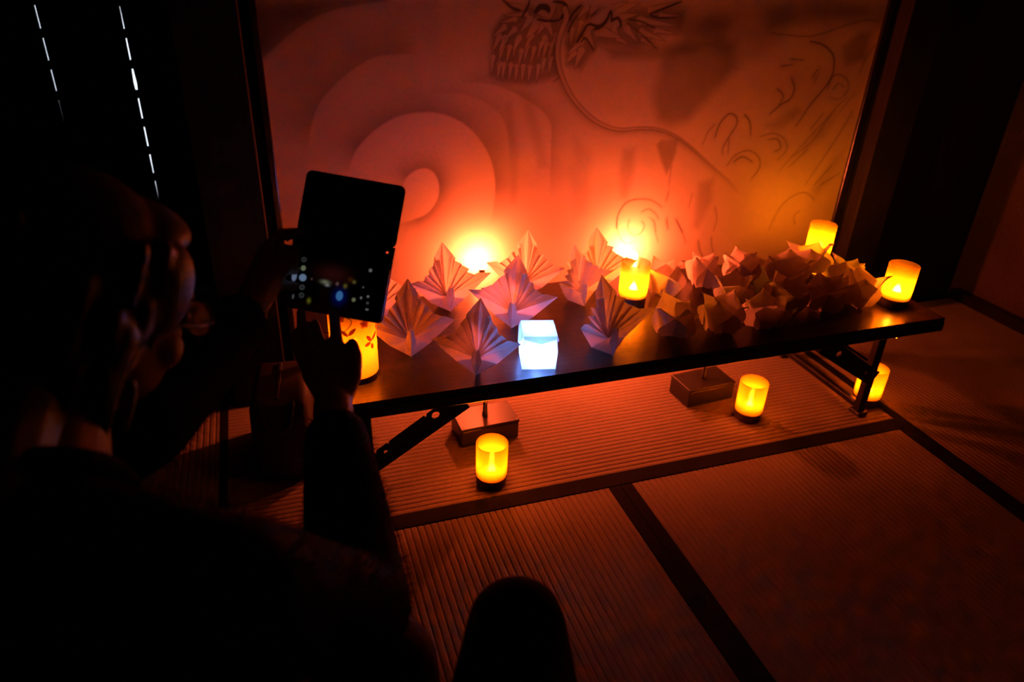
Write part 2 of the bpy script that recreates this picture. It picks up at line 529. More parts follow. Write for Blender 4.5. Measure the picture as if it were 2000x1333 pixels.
edges = [-1.30, -1.06, -0.84, -0.63, -0.4245, -0.1905, 0.02]
for bi in range(6):
    xl, xr = edges[bi], edges[bi + 1]
    bm = bmesh.new()
    zs = [-0.05] + [0.05 + i * 0.0125 for i in range(130)] + [1.72]
    cols = []
    for z in zs:
        gl = gap_at(z, 0 if bi == 5 else 1) if bi in (4, 5) else 0.0
        gr = gap_at(z, 0 if bi == 4 else 1) if bi in (3, 4) else 0.0
        cols.append([bm.verts.new((x, y, z)) for x, y in ((xl + gl / 2, 1.502), (xr - gr / 2, 1.502), (xr - gr / 2, 1.514), (xl + gl / 2, 1.514))])
    for a, b in zip(cols[:-1], cols[1:]):
        for i in range(4):
            bm.faces.new((a[i], a[(i + 1) % 4], b[(i + 1) % 4], b[i]))
    bm.faces.new(list(reversed(cols[0]))); bm.faces.new(cols[-1])
    obj('shutter_board', bm, 'shutter', shutter)
bat0 = None
for i in range(19):
    z = 0.940 + 0.0135 - PITCH * (9 - i) + 0.0
    if bat0 is None:
        bat0 = obj('batten', bbox_bm(-1.30, 0.02, -0.011, 0.0, -0.0135, 0.0135, 0.001, 1), 'shutter', shutter)
        b_ = bat0
    else:
        b_ = bat0.copy(); link(b_)
    b_.location = (0, 1.5015, z + 0.0155)

# ================================================================ painted screen with the ink dragon and clouds
SHADE_ARCS=[([(379,616),(401,676),(444,724),(512,766),(587,778),(649,769),(712,736),(763,676),(790,608),(794,526),(780,450)],(583,612),55,0.55),([(522,566),(533,601),(559,623),(593,630),(621,610),(632,573),(625,534),(596,498),(551,480),(500,472)],(574,555),38,0.6),([(285,691),(301,757),(330,813),(387,867),(460,911),(522,920),(581,920)],(548,628),60,0.42),([(186,885),(197,907),(287,977),(368,1017),(471,1037),(527,1041)],(548,628),90,0.5),([(685,846),(739,850),(804,836),(881,800),(948,745),(958,661),(963,515)],(662,664),30,0.3),([(605,823),(694,821),(787,781),(827,713),(835,620)],(591,667),26,0.22)]
INK_AND_SHADE_WASHES=[([(1257,823),(1259,777),(1281,725),(1334,703),(1392,722),(1472,808),(1529,872),(1512,949),(1339,975),(1269,909)],30,0.5),([(1529,872),(1628,903),(1694,962),(1672,1044),(1489,1055),(1323,975)],40,0.35),([(1610,976),(1787,991),(1971,1006),(1952,1062),(1591,1057)],40,0.5),([(1879,934),(1942,977),(1990,977),(1991,889),(1916,875)],20,0.5),([(1290,662),(1305,677),(1364,674),(1365,633),(1354,591),(1340,565),(1315,609)],10,0.45),([(1181,656),(1227,660),(1232,576),(1218,496),(1189,498),(1173,579)],22,0.3),([(1455,536),(1515,555),(1524,475),(1490,379),(1458,381)],22,0.3),([(1660,705),(1767,765),(1799,743),(1741,692),(1697,683)],25,0.35),([(1841,688),(1941,739),(1906,653),(1839,600),(1819,623)],30,0.28),([(1951,594),(2001,615),(1978,505),(1923,448),(1898,486)],30,0.3),([(1077,936),(1192,942),(1295,949),(1437,942),(1379,915),(1238,895),(1119,900)],22,0.5),([(1260,1020),(1418,1035),(1508,1006),(1457,945),(1310,959)],40,0.5),([(763,861),(768,970),(794,1009),(859,1037),(957,1038),(970,861),(934,846),(879,835),(799,843)],16,0.62),([(971,946),(1035,980),(1148,987),(1251,945),(1194,929),(1077,936),(1030,871),(983,884)],16,0.55),([(1135,1031),(1256,1045),(1337,1034),(1328,969),(1211,945),(1148,987)],20,0.55),([(965,1029),(1029,1042),(1086,1031),(1034,987),(988,923),(971,955)],14,0.5),([(847,827),(884,820),(927,709),(957,606),(918,608),(881,725)],16,0.2),([(812,795),(833,794),(861,655),(860,506),(836,508),(831,656)],14,0.2),([(1021,705),(1090,644),(1092,458),(1042,446),(1014,588)],25,0.2),([(184,1036),(512,1046),(367,1017),(287,977),(197,907),(163,881)],35,0.72),([(1556,1056),(2067,1064),(2049,978),(1785,998),(1610,976)],45,0.4)]  # last two: corner ink, deepened to paint in the wall's dimness there
PALE_SPIKES=[((777,909),(772,867),14),((795,893),(790,851),14),((808,891),(803,849),14),((827,889),(822,847),14),((844,886),(839,844),14),((862,886),(858,843),14),((881,884),(877,842),14),((905,885),(901,843),14),((919,901),(915,859),14),((939,904),(935,861),14),((802,936),(792,893),14),((822,933),(813,889),14),((840,948),(831,904),14),((855,924),(846,879),14),((871,936),(862,892),14),((890,930),(881,885),14),((908,942),(900,897),14),((923,941),(915,897),14),((939,939),(931,894),14),((792,958),(774,921),17),((809,955),(791,918),17),((847,955),(829,918),17),((880,961),(862,924),17),((918,955),(900,917),17),((951,961),(933,923),17),((896,992),(863,952),29),((917,995),(894,961),22),((925,989),(943,955),19),((805,981),(773,957),16),((833,1001),(790,991),13),((833,976),(806,951),16),((874,1001),(848,967),19),((852,1028),(807,1039),13),((863,1013),(798,1009),13),((919,1029),(931,1002),65),((1025,923),(1009,876),22),((1003,917),(981,889),19),((1040,965),(1067,925),19),((1019,993),(1008,950),14),((995,977),(992,932),13),((1030,1030),(1007,1002),19),((1052,1030),(1033,1002),19),((1023,946),(980,910),19),((1253,1014),(1321,1012),11),((1220,1026),(1305,1048),16),((1192,1000),(1309,987),22),((1243,976),(1317,965),14),((1200,971),(1281,948),19),((1207,952),(1251,928),11),((1156,978),(1194,944),19),((1118,978),(1134,960),16),((1132,955),(1170,937),13),((1073,974),(1144,955),29),((1142,1031),(1190,1044),19),((1105,1031),(1152,1047),16),((1126,1006),(1186,1016),22)]
BRUSH_LINES=[([(1452,655),(1463,691),(1483,714)],3,4,0.35),([(1491,675),(1501,716),(1526,743),(1553,735),(1561,711),(1541,673),(1526,641),(1530,620)],6,3,0.5),([(1583,739),(1606,718),(1620,675)],7,3,0.5),([(1543,667),(1548,624)],4,3,0.4),([(1553,586),(1578,617),(1620,629),(1663,608),(1676,574),(1654,536)],4,4,0.4),([(1576,596),(1605,610),(1645,591)],6,4,0.45),([(1727,843),(1746,812),(1738,782),(1709,766),(1674,739)],6,4,0.55),([(1684,813),(1710,792),(1702,766)],6,3,0.5),([(1680,877),(1723,883)],5,3,0.5),([(1709,898),(1758,894)],5,3,0.5),([(1804,842),(1813,862),(1823,868)],5,3,0.45),([(1814,831),(1823,854)],4,3,0.4),([(1655,671),(1705,678),(1749,659),(1766,625),(1739,593)],4,3,0.35),([(1690,660),(1723,659),(1741,632),(1719,621)],5,3,0.45),([(1872,810),(1876,841),(1900,851),(1938,835),(1950,803),(1923,776),(1887,783)],6,3,0.4),([(1893,807),(1908,824),(1933,813)],6,4,0.4),([(1878,736),(1841,688)],4,3,0.4),([(1960,565),(1908,500)],5,3,0.35),([(1998,534),(1933,499)],4,3,0.35),([(1846,622),(1787,565)],5,3,0.3),([(1764,356),(1788,428),(1827,466),(1880,477),(1923,448)],3,3,0.35),([(1867,367),(1855,398),(1875,415)],3,2,0.35),([(1190,409),(1190,448),(1208,483),(1242,496),(1297,491),(1340,465)],5,3,0.6),([(1272,454),(1295,462),(1322,444),(1335,426)],4,3,0.5),([(1302,434),(1323,415),(1332,386)],3,2,0.4),([(1353,484),(1358,517)],3,2,0.6),([(1354,591),(1355,526)],2,2,0.35),([(1364,432),(1373,391)],3,2,0.45),([(1397,422),(1427,375)],4,3,0.55),([(1442,503),(1439,453)],3,2,0.3),([(1535,452),(1550,410),(1545,368)],3,2,0.35),([(1768,947),(1822,935),(1866,902),(1876,846),(1849,800),(1820,764),(1782,698)],8,4,0.55),([(1621,970),(1670,965),(1776,963),(1894,995),(1955,1007),(2003,1003)],5,4,0.4),([(1979,855),(1991,901),(2012,936)],4,5,0.35),([(1955,782),(1908,735),(1864,654),(1797,602)],10,6,0.22),([(1990,738),(1962,673),(1922,596),(1872,506)],12,6,0.22),([(1920,740),(1858,677),(1755,558)],8,5,0.2),([(1979,792),(1941,739)],5,3,0.3),([(1188,435),(1196,396),(1216,364),(1237,352),(1261,360)],3,2,0.45),([(1231,431),(1229,409),(1241,388),(1258,379),(1278,385),(1287,408),(1276,424)],3,4,0.5),([(1317,425),(1331,381),(1345,349)],3,2,0.45),([(1362,421),(1376,389)],4,2,0.5),([(1400,418),(1428,377),(1448,336)],4,3,0.45),([(1494,340),(1505,307),(1530,270)],4,3,0.5),([(1541,348),(1553,307),(1567,285)],4,2,0.4),([(889,1018),(901,1030),(919,1029),(925,1021)],14,16,0.9),([(939,1043),(962,1041),(974,1031),(971,1017),(960,1003)],9,10,0.95),([(896,1001),(924,997),(957,999)],7,5,0.85),([(853,1007),(866,1028),(872,1046)],7,5,0.7),([(800,1045),(828,1025),(846,1022)],6,8,0.7),([(1031,982),(1045,990),(1072,985),(1093,1001),(1103,1022),(1108,998)],7,8,0.9),([(1108,1000),(1126,1005),(1136,990),(1133,982)],9,6,0.9),([(1058,977),(1076,982),(1093,995)],7,5,0.8),([(1221,1017),(1258,1030),(1311,1048)],5,6,0.8),([(1222,1013),(1254,1007),(1301,1009)],6,4,0.75),([(1157,1003),(1197,997),(1242,981)],4,4,0.7),([(1154,994),(1197,968),(1254,929)],4,3,0.6),([(986,999),(995,1017),(1015,1036)],5,6,0.75),([(984,971),(993,993),(1006,1011)],5,4,0.7),([(1012,946),(1028,974),(1035,984)],8,5,0.8),([(1047,1009),(1061,1020)],4,3,0.6),([(1033,1005),(1043,1018)],4,3,0.6),([(1023,946),(1037,955),(1063,923)],4,4,0.7),([(970,858),(949,845)],5,3,0.4)]
WHISKER=[(970,1026),(976,1005),(965,974),(957,942),(958,908),(966,878),(980,847),(1006,807),(1044,768),(1086,737),(1132,717),(1173,709),(1231,711),(1287,706),(1341,689),(1403,654),(1497,586),(1574,531),(1626,484)]



def paint_ink(xs, zs):
    """ink density on the paper, metres -> 0..1; brush strokes, washes and reserved pale hairs"""
    X, Z = np.meshgrid(xs * 1000.0, zs * 1000.0)
    ink = np.zeros_like(X)

    def seg_dist(P, pts):
        best = np.full(P[0].shape, 1e9); tt = np.zeros_like(best); side = np.zeros_like(best)
        n = len(pts) - 1
        for i in range(n):
            ax, az = pts[i]; bx_, bz = pts[i + 1]
            dx, dz = bx_ - ax, bz - az
            L2 = dx * dx + dz * dz + 1e-9
            t = np.clip(((P[0] - ax) * dx + (P[1] - az) * dz) / L2, 0, 1)
            d = np.hypot(P[0] - ax - t * dx, P[1] - az - t * dz)
            m = d < best
            best = np.where(m, d, best)
            tt = np.where(m, (i + t) / n, tt)
            side = np.where(m, dx * (P[1] - az) - dz * (P[0] - ax), side)
        return best, tt, side

    def window(pts, pad):
        p = np.array(pts)
        i0 = np.searchsorted(xs * 1000, p[:, 0].min() - pad); i1 = np.searchsorted(xs * 1000, p[:, 0].max() + pad)
        j0 = np.searchsorted(zs * 1000, p[:, 1].min() - pad); j1 = np.searchsorted(zs * 1000, p[:, 1].max() + pad)
        return slice(j0, j1), slice(i0, i1)

    def spline(pts, sub=6):
        q = smooth_path([(a, b, 0) for a, b in pts], sub)
        return [(v.x, v.y) for v in q]

    def lay(w_, val):
        ink[w_] = 1 - (1 - ink[w_]) * (1 - val)

    rs = np.random.RandomState(3)
    for pts, ref, width, s in SHADE_ARCS:
        q = spline(pts, 4)
        w_ = window(q, width * 3)
        d, t, sd = seg_dist((X[w_], Z[w_]), q)
        # which side is outside
        _, _, sref = seg_dist((np.array([[float(ref[0])]]), np.array([[float(ref[1])]])), q)
        outside = np.sign(sd) != np.sign(sref[0, 0])
        ends = np.clip(np.minimum(t, 1 - t) * 7, 0, 1)
        val = np.where(outside, np.exp(-(d / width) ** 1.3), np.exp(-(d / 3.5) ** 2)) * s * ends
        lay(w_, val)
    for pts, f, s in INK_AND_SHADE_WASHES:
        w_ = window(pts, f * 2)
        PX, PZ = X[w_], Z[w_]
        inside = np.zeros(PX.shape, bool)
        n = len(pts)
        for i in range(n):
            x1, z1 = pts[i]; x2, z2 = pts[(i + 1) % n]
            c = ((z1 > PZ) != (z2 > PZ)) & (PX < (x2 - x1) * (PZ - z1) / (z2 - z1 + 1e-9) + x1)
            inside ^= c
        d, _, _ = seg_dist((PX, PZ), list(pts) + [pts[0]])
        sdist = np.where(inside, d, -d)
        k = np.clip((sdist + f * 0.6) / (1.6 * f), 0, 1)
        lay(w_, k * k * (3 - 2 * k) * s)
    # soft dry-brush mottling of the washes
    mott = np.zeros_like(ink)
    for k in range(40):
        a = rs.uniform(0, 6.28); fr = rs.uniform(0.01, 0.07); ph = rs.uniform(0, 6.28)
        mott += np.sin((X * math.cos(a) + Z * math.sin(a)) * fr + ph)
    ink *= np.clip(1 + mott * 0.018, 0.7, 1.25)
    for b, t_, wd in PALE_SPIKES:
        L = math.hypot(t_[0] - b[0], t_[1] - b[1])
        w_ = window([b, t_], wd)
        dx, dz = (t_[0] - b[0]) / L, (t_[1] - b[1]) / L
        u = (X[w_] - b[0]) * dx + (Z[w_] - b[1]) * dz
        v = -(X[w_] - b[0]) * dz + (Z[w_] - b[1]) * dx
        tt = u / L
        half = 0.5 * wd * np.where(tt < 0, np.sqrt(np.clip(1 - (tt * L / (0.5 * wd)) ** 2, 0, 1)), np.clip(1 - tt, 0, 1) ** 0.8)
        e = np.clip((half - np.abs(v)) / 1.6 + 0.5, 0, 1) * (tt > -1) * (tt < 1.02)
        edge = np.exp(-((np.abs(v) - half) / 1.8) ** 2) * (tt > 0.05) * (tt < 1.0)
        ink[w_] = ink[w_] * (1 - 0.72 * e)
        lay(w_, edge * 0.42)
    for pts, a, b, s in BRUSH_LINES:
        q = spline(pts)
        w_ = window(q, 20)
        d, t, _ = seg_dist((X[w_], Z[w_]), q)
        hw = 0.5 * (a + (b - a) * t) * (0.55 + 0.45 * np.sin(np.pi * np.clip(t, 0.02, 0.98)) ** 0.5)
        val = np.clip((hw - d) / 1.8 + 0.6, 0, 1) * min(0.97, s * 1.25)
        lay(w_, val)
        lay(w_, np.exp(-(d / (3 * hw + 4)) ** 2) * s * 0.25)
    # the long whisker: pale cord between two dark edges, shaded below
    q = spline(WHISKER, 8)
    w_ = window(q, 60)
    d, t, sd = seg_dist((X[w_], Z[w_]), q)
    hw = 8.0 - 6.3 * t
    core = np.clip((hw - d) / 1.5 + 0.5, 0, 1)
    ink[w_] = ink[w_] * (1 - 0.8 * core)
    fade = np.clip((1 - t) * 6, 0, 1)
    lay(w_, np.exp(-((d - hw) / 2.2) ** 2) * 0.62 * fade)
    lay(w_, np.where(sd < 0, np.exp(-((d - hw) / 14.0) ** 2), 0) * (d > hw) * 0.35 * fade)
    lay(w_, np.exp(-(d / 1.6) ** 2) * 0.25 * fade)
    return np.clip(ink, 0, 0.97)


def build_screen():
    root = empty('painted_screen', (0, SC_Y, 0))
    tag(root, 'tall painted sliding screen with an ink dragon and clouds behind the table', 'screen')
    x0, x1 = 0.205, 2.018
    nx = 700
    xs = np.linspace(x0, x1, nx)
    zs = np.concatenate([np.linspace(0.03, 0.18, 12)[:-1], np.linspace(0.18, 1.20, 400), np.linspace(1.20, 1.80, 12)[1:]])
    ink = paint_ink(xs, zs)
    nz = len(zs)
    me = bpy.data.meshes.new('painted_paper')
    XX, ZZ = np.meshgrid(xs, zs)
    co = np.stack([XX, np.zeros_like(XX), ZZ], -1).reshape(-1, 3).astype(np.float32)
    me.vertices.add(nx * nz); me.vertices.foreach_set('co', co.ravel())
    i = np.arange(nx * nz).reshape(nz, nx)
    quads = np.stack([i[:-1, :-1], i[:-1, 1:], i[1:, 1:], i[1:, :-1]], -1).reshape(-1, 4)
    nq = len(quads)
    me.loops.add(nq * 4); me.loops.foreach_set('vertex_index', quads.ravel().astype(np.int32))
    me.polygons.add(nq); me.polygons.foreach_set('loop_start', np.arange(0, nq * 4, 4, dtype=np.int32))
    me.update(calc_edges=True)
    a = me.attributes.new('ink', 'FLOAT', 'POINT'); a.data.foreach_set('value', ink.ravel().astype(np.float32))
    obj('painted_paper', me, 'paint', root)
    obj('backing_board', bbox_bm(x0, x1, 0.002, 0.022, 0.03, 1.80), 'darkwood', root)
    for xa, xb in ((0.188, 0.205), (2.018, 2.040)):
        obj('frame_stile', bbox_bm(xa, xb, -0.010, 0.026, 0.0, 1.82, 0.003), 'lacquer', root)
    for za, zb in ((0.0, 0.03), (1.80, 1.83)):
        obj('frame_rail', bbox_bm(x0, x1, -0.010, 0.026, za, zb, 0.003), 'lacquer', root)


build_screen()

# ================================================================ folding table
TZ = 0.33
TX0, TX1, TY0, TY1 = 0.225, 1.865, 0.006, 0.486
table = empty('folding_table', (0, 0, 0))
tag(table, 'long low folding table with dark wood-grain top in front of the painted screen', 'table')
obj('tabletop', bbox_bm(TX0 + .002, TX1 - .002, TY0 + .002, TY1 - .002, TZ - 0.012, TZ, 0.0015, 1), 'veneer', table)
for q in ((TX0, TX1, TY0, TY0 + 0.018), (TX0, TX1, TY1 - 0.018, TY1), (TX0, TX0 + 0.018, TY0 + 0.018, TY1 - 0.018), (TX1 - 0.018, TX1, TY0 + 0.018, TY1 - 0.018)):
    obj('edge_rail', bbox_bm(*q, TZ - 0.040, TZ - 0.0125, 0.002, 1), 'blackedge', table)


def bar(bm, a, b, w, h, up=Vector((0, 1, 0))):
    a, b = Vector(a), Vector(b)
    t = (b - a).normalized()
    s = t.cross(up).normalized()
    u = s.cross(t)
    c = []
    for p in (a, b):
        c.append([bm.verts.new(p + s * (sx * w / 2) + u * (sy * h / 2)) for sx, sy in ((-1, -1), (1, -1), (1, 1), (-1, 1))])
    for i in range(4):
        bm.faces.new((c[0][i], c[0][(i + 1) % 4], c[1][(i + 1) % 4], c[1][i]))
    bm.faces.new(list(reversed(c[0]))); bm.faces.new(c[1])


def plate_with_holes(p0, p1, width, y0, thick, holes):
    """flat bar in the xz plane from p0 to p1 with round holes given as (fraction along, offset, radius)"""
    p0, p1 = Vector(p0), Vector(p1)
    L = (p1 - p0).length
    t = (p1 - p0) / L
    s = Vector((-t.z, 0, t.x))
    bm = bmesh.new()
    # strips between holes, each hole framed by a square ring
    def P(u, v, y): return p0 + t * u + s * v + Vector((0, y, 0))
    cuts = [0.0]
    for f, off, r in sorted(holes):
        cuts += [f * L - width * 0.5, f * L + width * 0.5]
    cuts.append(L)
    def prism(poly):
        fr = [bm.verts.new(P(u, v, y0)) for u, v in poly]
        bk = [bm.verts.new(P(u, v, y0 + thick)) for u, v in poly]
        bm.faces.new(fr); bm.faces.new(list(reversed(bk)))
        for i in range(len(poly)):
            j = (i + 1) % len(poly)
            bm.faces.new((fr[j], fr[i], bk[i], bk[j]))
    hw = width / 2
    for k in range(0, len(cuts), 2):
        prism([(cuts[k], -hw), (cuts[k + 1], -hw), (cuts[k + 1], hw), (cuts[k], hw)])
    for f, off, r in holes:
        c0 = f * L
        n = 16
        sq = []
        for i in range(n):
            a = 2 * math.pi * (i + 0.5) / n
            m = max(abs(math.cos(a)), abs(math.sin(a)))
            sq.append(((c0 + hw * math.cos(a) / m, hw * math.sin(a) / m), (c0 + r * math.cos(a), off + r * math.sin(a))))
        # square corners
        for i in range(n):
            j = (i + 1) % n
            o1, i1 = sq[i]; o2, i2 = sq[j]
            prism([i1, o1, o2, i2])
    return bm


for side, lx in ((-1, 0.318), (1, 1.735)):
    for ly in (0.075, 0.430):
        bm = bmesh.new(); box(bm, lx - 0.013, lx + 0.013, ly - 0.011, ly + 0.011, 0.012, TZ - 0.040)
        bmesh.ops.bevel(bm, geom=list(bm.edges), offset=0.002, segments=1, affect='EDGES')
        lg = obj('leg', bm, 'metal', table)
        obj('rubber_foot', bbox_bm(lx - 0.017, lx + 0.017, ly - 0.020, ly + 0.020, 0.0012, 0.014, 0.003), 'plastic', lg)
    obj('foot_bar', bbox_bm(lx - 0.010, lx + 0.010, 0.086, 0.419, 0.016, 0.036, 0.004), 'metal', table)
    obj('cross_bar', bbox_bm(lx - 0.010 , lx + 0.010, 0.086, 0.419, 0.150, 0.168, 0.004), 'metal', table)
    for k, ly in enumerate((0.052, 0.448)):
        d = -side
        br = obj('brace', plate_with_holes((lx + d * 0.002, 0, 0.135), (lx + d * 0.215, 0, TZ - 0.052), 0.040, ly, 0.004, [(0.18, 0.004, 0.005), (0.72, 0.004, 0.0095)]), 'metal', table)
        bm = bmesh.new()
        bar(bm, (lx + d * 0.012, ly + 0.006, 0.117), (lx + d * 0.228, ly + 0.006, TZ - 0.075), 0.012, 0.016)
        obj('brace_flange', bm, 'metal', br)
    mr = obj('mounting_rail', bbox_bm(lx - 0.06, lx + 0.24, 0.026, 0.062, TZ - 0.052, TZ - 0.0405), 'metal', table) if side < 0 else obj('mounting_rail', bbox_bm(lx - 0.24, lx + 0.06, 0.026, 0.062, TZ - 0.052, TZ - 0.0405), 'metal', table)
    bm = bmesh.new(); bmesh.ops.create_uvsphere(bm, u_segments=12, v_segments=8, radius=0.009)
    bl = obj('bolt', bm, 'chrome', table, True); bl.location = (lx + side * 0.028, 0.05, TZ - 0.062)

# ================================================================ gooseneck lamps: box on the floor, neck up behind the table
def gooseneck(loc, rz, neck_pts, bulb_at, label):
    root = empty('gooseneck_lamp', loc, rz)
    tag(root, label, 'lamp', 'gooseneck lamps lighting the screen')
    obj('base_box', bbox_bm(-0.080, 0.080, -0.048, 0.048, 0.0012, 0.052, 0.003), 'plastic', root)
    lid = obj('lid', bbox_bm(-0.081, 0.081, -0.049, 0.049, 0.0535, 0.060, 0.0015), 'plastic', root)
    for sx in (-1, 1):
        for sy in (-1, 1):
            bm = bmesh.new(); lathe(bm, [(0.0026, 0.0597), (0.0026, 0.0604), (0.0012, 0.0601)], 10, (sx * 0.073, sy * 0.041), close_top=True)
            obj('screw', bm, 'blackedge', lid)
    sl = bmesh.new(); lathe(sl, [(0.0075, 0.0595), (0.0075, 0.066), (0.0062, 0.070), (0.0058, 0.098), (0.004, 0.100)], 16, (0, 0), close_top=True)
    obj('collar', sl, 'plastic', root, True)
    bm = bmesh.new()
    path = smooth_path(neck_pts, 8)
    tube(bm, path, [0.0047 if i % 2 else 0.0042 for i in range(len(path))], 12)
    obj('neck', bm, 'chrome', root, True)
    # reflector shade open towards the screen and a bulb
    b = Vector(bulb_at)
    d = (b - Vector(neck_pts[-1])).normalized()
    q = d.to_track_quat('Z', 'Y').to_matrix().to_4x4()
    bm = bmesh.new(); lathe(bm, [(0.008, -0.040), (0.010, -0.020), (0.009, -0.015)], 20, close_bot=True, close_top=True)
    bm.transform(Matrix.Translation(b) @ q); obj('socket', bm, 'plastic', root, True)
    bm = bmesh.new(); bmesh.ops.create_icosphere(bm, subdivisions=2, radius=0.0145)
    for v in bm.verts:
        if v.co.z < 0: v.co.z *= 1.15
    bm.transform(Matrix.Translation(b) @ q); obj('bulb', bm, 'bulb', root, True)
    return root


gooseneck((0.656, 0.276, 0), math.radians(2), [(0, 0, 0.09), (0.006, 0.01, 0.118), (0.03, 0.10, 0.17), (0.06, 0.225, 0.22), (0.085, 0.285, 0.300)], (0.097, 0.333, 0.348), 'black box lamp with a chrome gooseneck, standing behind the nearest floor candle')
gooseneck((1.335, 0.286, 0), math.radians(4), [(0, 0, 0.09), (0.004, 0.01, 0.118), (-0.015, 0.10, 0.17), (-0.055, 0.215, 0.21), (-0.072, 0.280, 0.285)], (-0.086, 0.323, 0.334), 'black box lamp with a chrome gooseneck, under the table left of the middle floor candle')

# ================================================================ LED candles
def led_candle(loc, label, led=None):
    root = empty('led_candle', loc)
    tag(root, label, 'candle', 'amber LED candles')
    bm = bmesh.new(); lathe(bm, [(0.0355, 0.0), (0.0365, 0.002), (0.0365, 0.024), (0.035, 0.026), (0.0, 0.026)], 36, close_bot=True)
    bmesh.ops.remove_doubles(bm, verts=bm.verts, dist=1e-5)
    obj('base', bm, 'basewood', root)
    bm = bmesh.new(); lathe(bm, [(0.0372, 0.0255), (0.0382, 0.030), (0.0386, 0.070), (0.0388, 0.118), (0.0378, 0.1195), (0.0366, 0.118), (0.0364, 0.070), (0.0360, 0.032), (0.0350, 0.0285)], 48)
    obj('glass_cup', bm, 'clearcup' if loc[2] > 0.1 else 'cup', root, True)
    bm = bmesh.new(); lathe(bm, [(0.0115, 0.026), (0.0115, 0.0462), (0.0098, 0.0462), (0.0094, 0.038), (0.0, 0.038)], 20)  # unseen tube round the LED, rim raised to block its downward light
    obj('led_holder_shield', bm, 'plastic', root, True)
    bm = bmesh.new(); bmesh.ops.create_icosphere(bm, subdivisions=1, radius=0.0085)
    for v in bm.verts:
        v.co.z += 0.0475
    obj('flame_bulb', bm, led or ('tableled' if loc[2] > 0.1 else 'led'), root, True)
    if loc[2] < 0.1:
        return root
    bm = bmesh.new(); lathe(bm, [(0.0015, 0.055), (0.0110, 0.0600), (0.0115, 0.0610), (0.0030, 0.066), (0.0, 0.072)], 14)  # added disc over the bulb, blocks its upward light to the screen
    obj('light_block_cap', bm, 'basewood', root, True)
    return root


led_candle((0.613, 0.076, 0.0012), 'lit amber LED candle on the tatami in front of the nearest black lamp box')
led_candle((1.404, 0.147, 0.0012), 'lit amber LED candle on the tatami right of the farther lamp box')
led_candle((1.800, 0.118, 0.0014), 'lit amber LED candle on the floor beside the right table leg')
led_candle((1.072, 0.304, TZ), 'lit amber LED candle standing among the pleated paper cranes')
led_candle((1.780, 0.112, TZ), 'lit amber LED candle at the right end of the tabletop')
led_candle((1.788, 0.444, TZ), 'lit amber LED candle rising behind paper flowers at the far right table corner', 'cornerled')

# ================================================================ floral paper lamp
def floral_lamp():
    root = empty('floral_paper_lamp', (0.312, 0.132, TZ))
    tag(root, 'glowing yellow cylinder lamp printed with blossoms and leaves at the left table end', 'lamp')
    R0 = 0.050
    bm = bmesh.new(); lathe(bm, [(0.046, 0.0), (0.047, 0.003), (0.047, 0.013), (0.0, 0.013)], 40, close_bot=True)
    bmesh.ops.remove_doubles(bm, verts=bm.verts, dist=1e-5)
    obj('base', bm, 'basewood', root)
    bm = bmesh.new(); lathe(bm, [(R0, 0.012), (R0, 0.08), (R0, 0.15), (R0, 0.205), (R0 - .001, 0.205), (R0 - .001, 0.012)], 64)
    sh = obj('paper_shade', bm, 'floralpaper', root, True)
    bm = bmesh.new(); bmesh.ops.create_icosphere(bm, subdivisions=2, radius=0.012)
    for v in bm.verts: v.co.z += 0.075
    obj('bulb', bm, 'floralled', root, True)
    bm = bmesh.new(); lathe(bm, [(0.010, 0.013), (0.010, 0.06), (0.007, 0.064)], 16, close_top=True)
    obj('bulb_holder', bm, 'plastic', root, True)

    def leaf(th, z, ang, L, W, name, mat):
        bm = bmesh.new()
        n = 7
        lo = []; hi = []
        for i in range(n):
            t = i / (n - 1)
            w_ = W * math.sin(math.pi * (0.06 + 0.88 * t)) ** 0.8
            for s, arr in ((-1, lo), (1, hi)):
                u = t * L; v = s * w_ / 2
                a = u * math.cos(ang) - v * math.sin(ang); b = u * math.sin(ang) + v * math.cos(ang)
                th_ = th + a / R0
                arr.append(bm.verts.new(((R0 + .0005) * math.cos(th_), (R0 + .0005) * math.sin(th_), z + b)))
        for i in range(n - 1):
            bm.faces.new((lo[i], lo[i + 1], hi[i + 1], hi[i]))
        obj(name, bm, mat, sh)

    front = math.radians(-72)
    for th, z in ((0.10, 0.142), (-0.9, 0.16), (0.95, 0.12), (-0.35, 0.185)):
        for k in range(5):
            leaf(front + th, z, k * 2 * math.pi / 5 + 0.3, 0.011, 0.009, 'printed_petal', 'printpale')
    for th, z, ang, L in ((0.42, 0.098, 0.55, 0.024), (0.40, 0.096, 2.2, 0.020), (0.36, 0.094, 3.4, 0.016), (0.40, 0.090, -1.3, 0.014), (0.95, 0.088, 1.4, 0.018), (0.98, 0.075, -1.6, 0.016), (-0.6, 0.12, 0.8, 0.022), (-0.62, 0.118, 2.4, 0.018), (0.9, 0.15, 1.0, 0.018), (-0.1, 0.172, 0.4, 0.018), (-0.12, 0.17, 2.6, 0.018), (1.6, 0.11, 0.9, 0.02), (2.6, 0.13, 0.4, 0.02)):
        leaf(front + th, z, ang, L, 0.0085, 'printed_leaf', 'print')


floral_lamp()

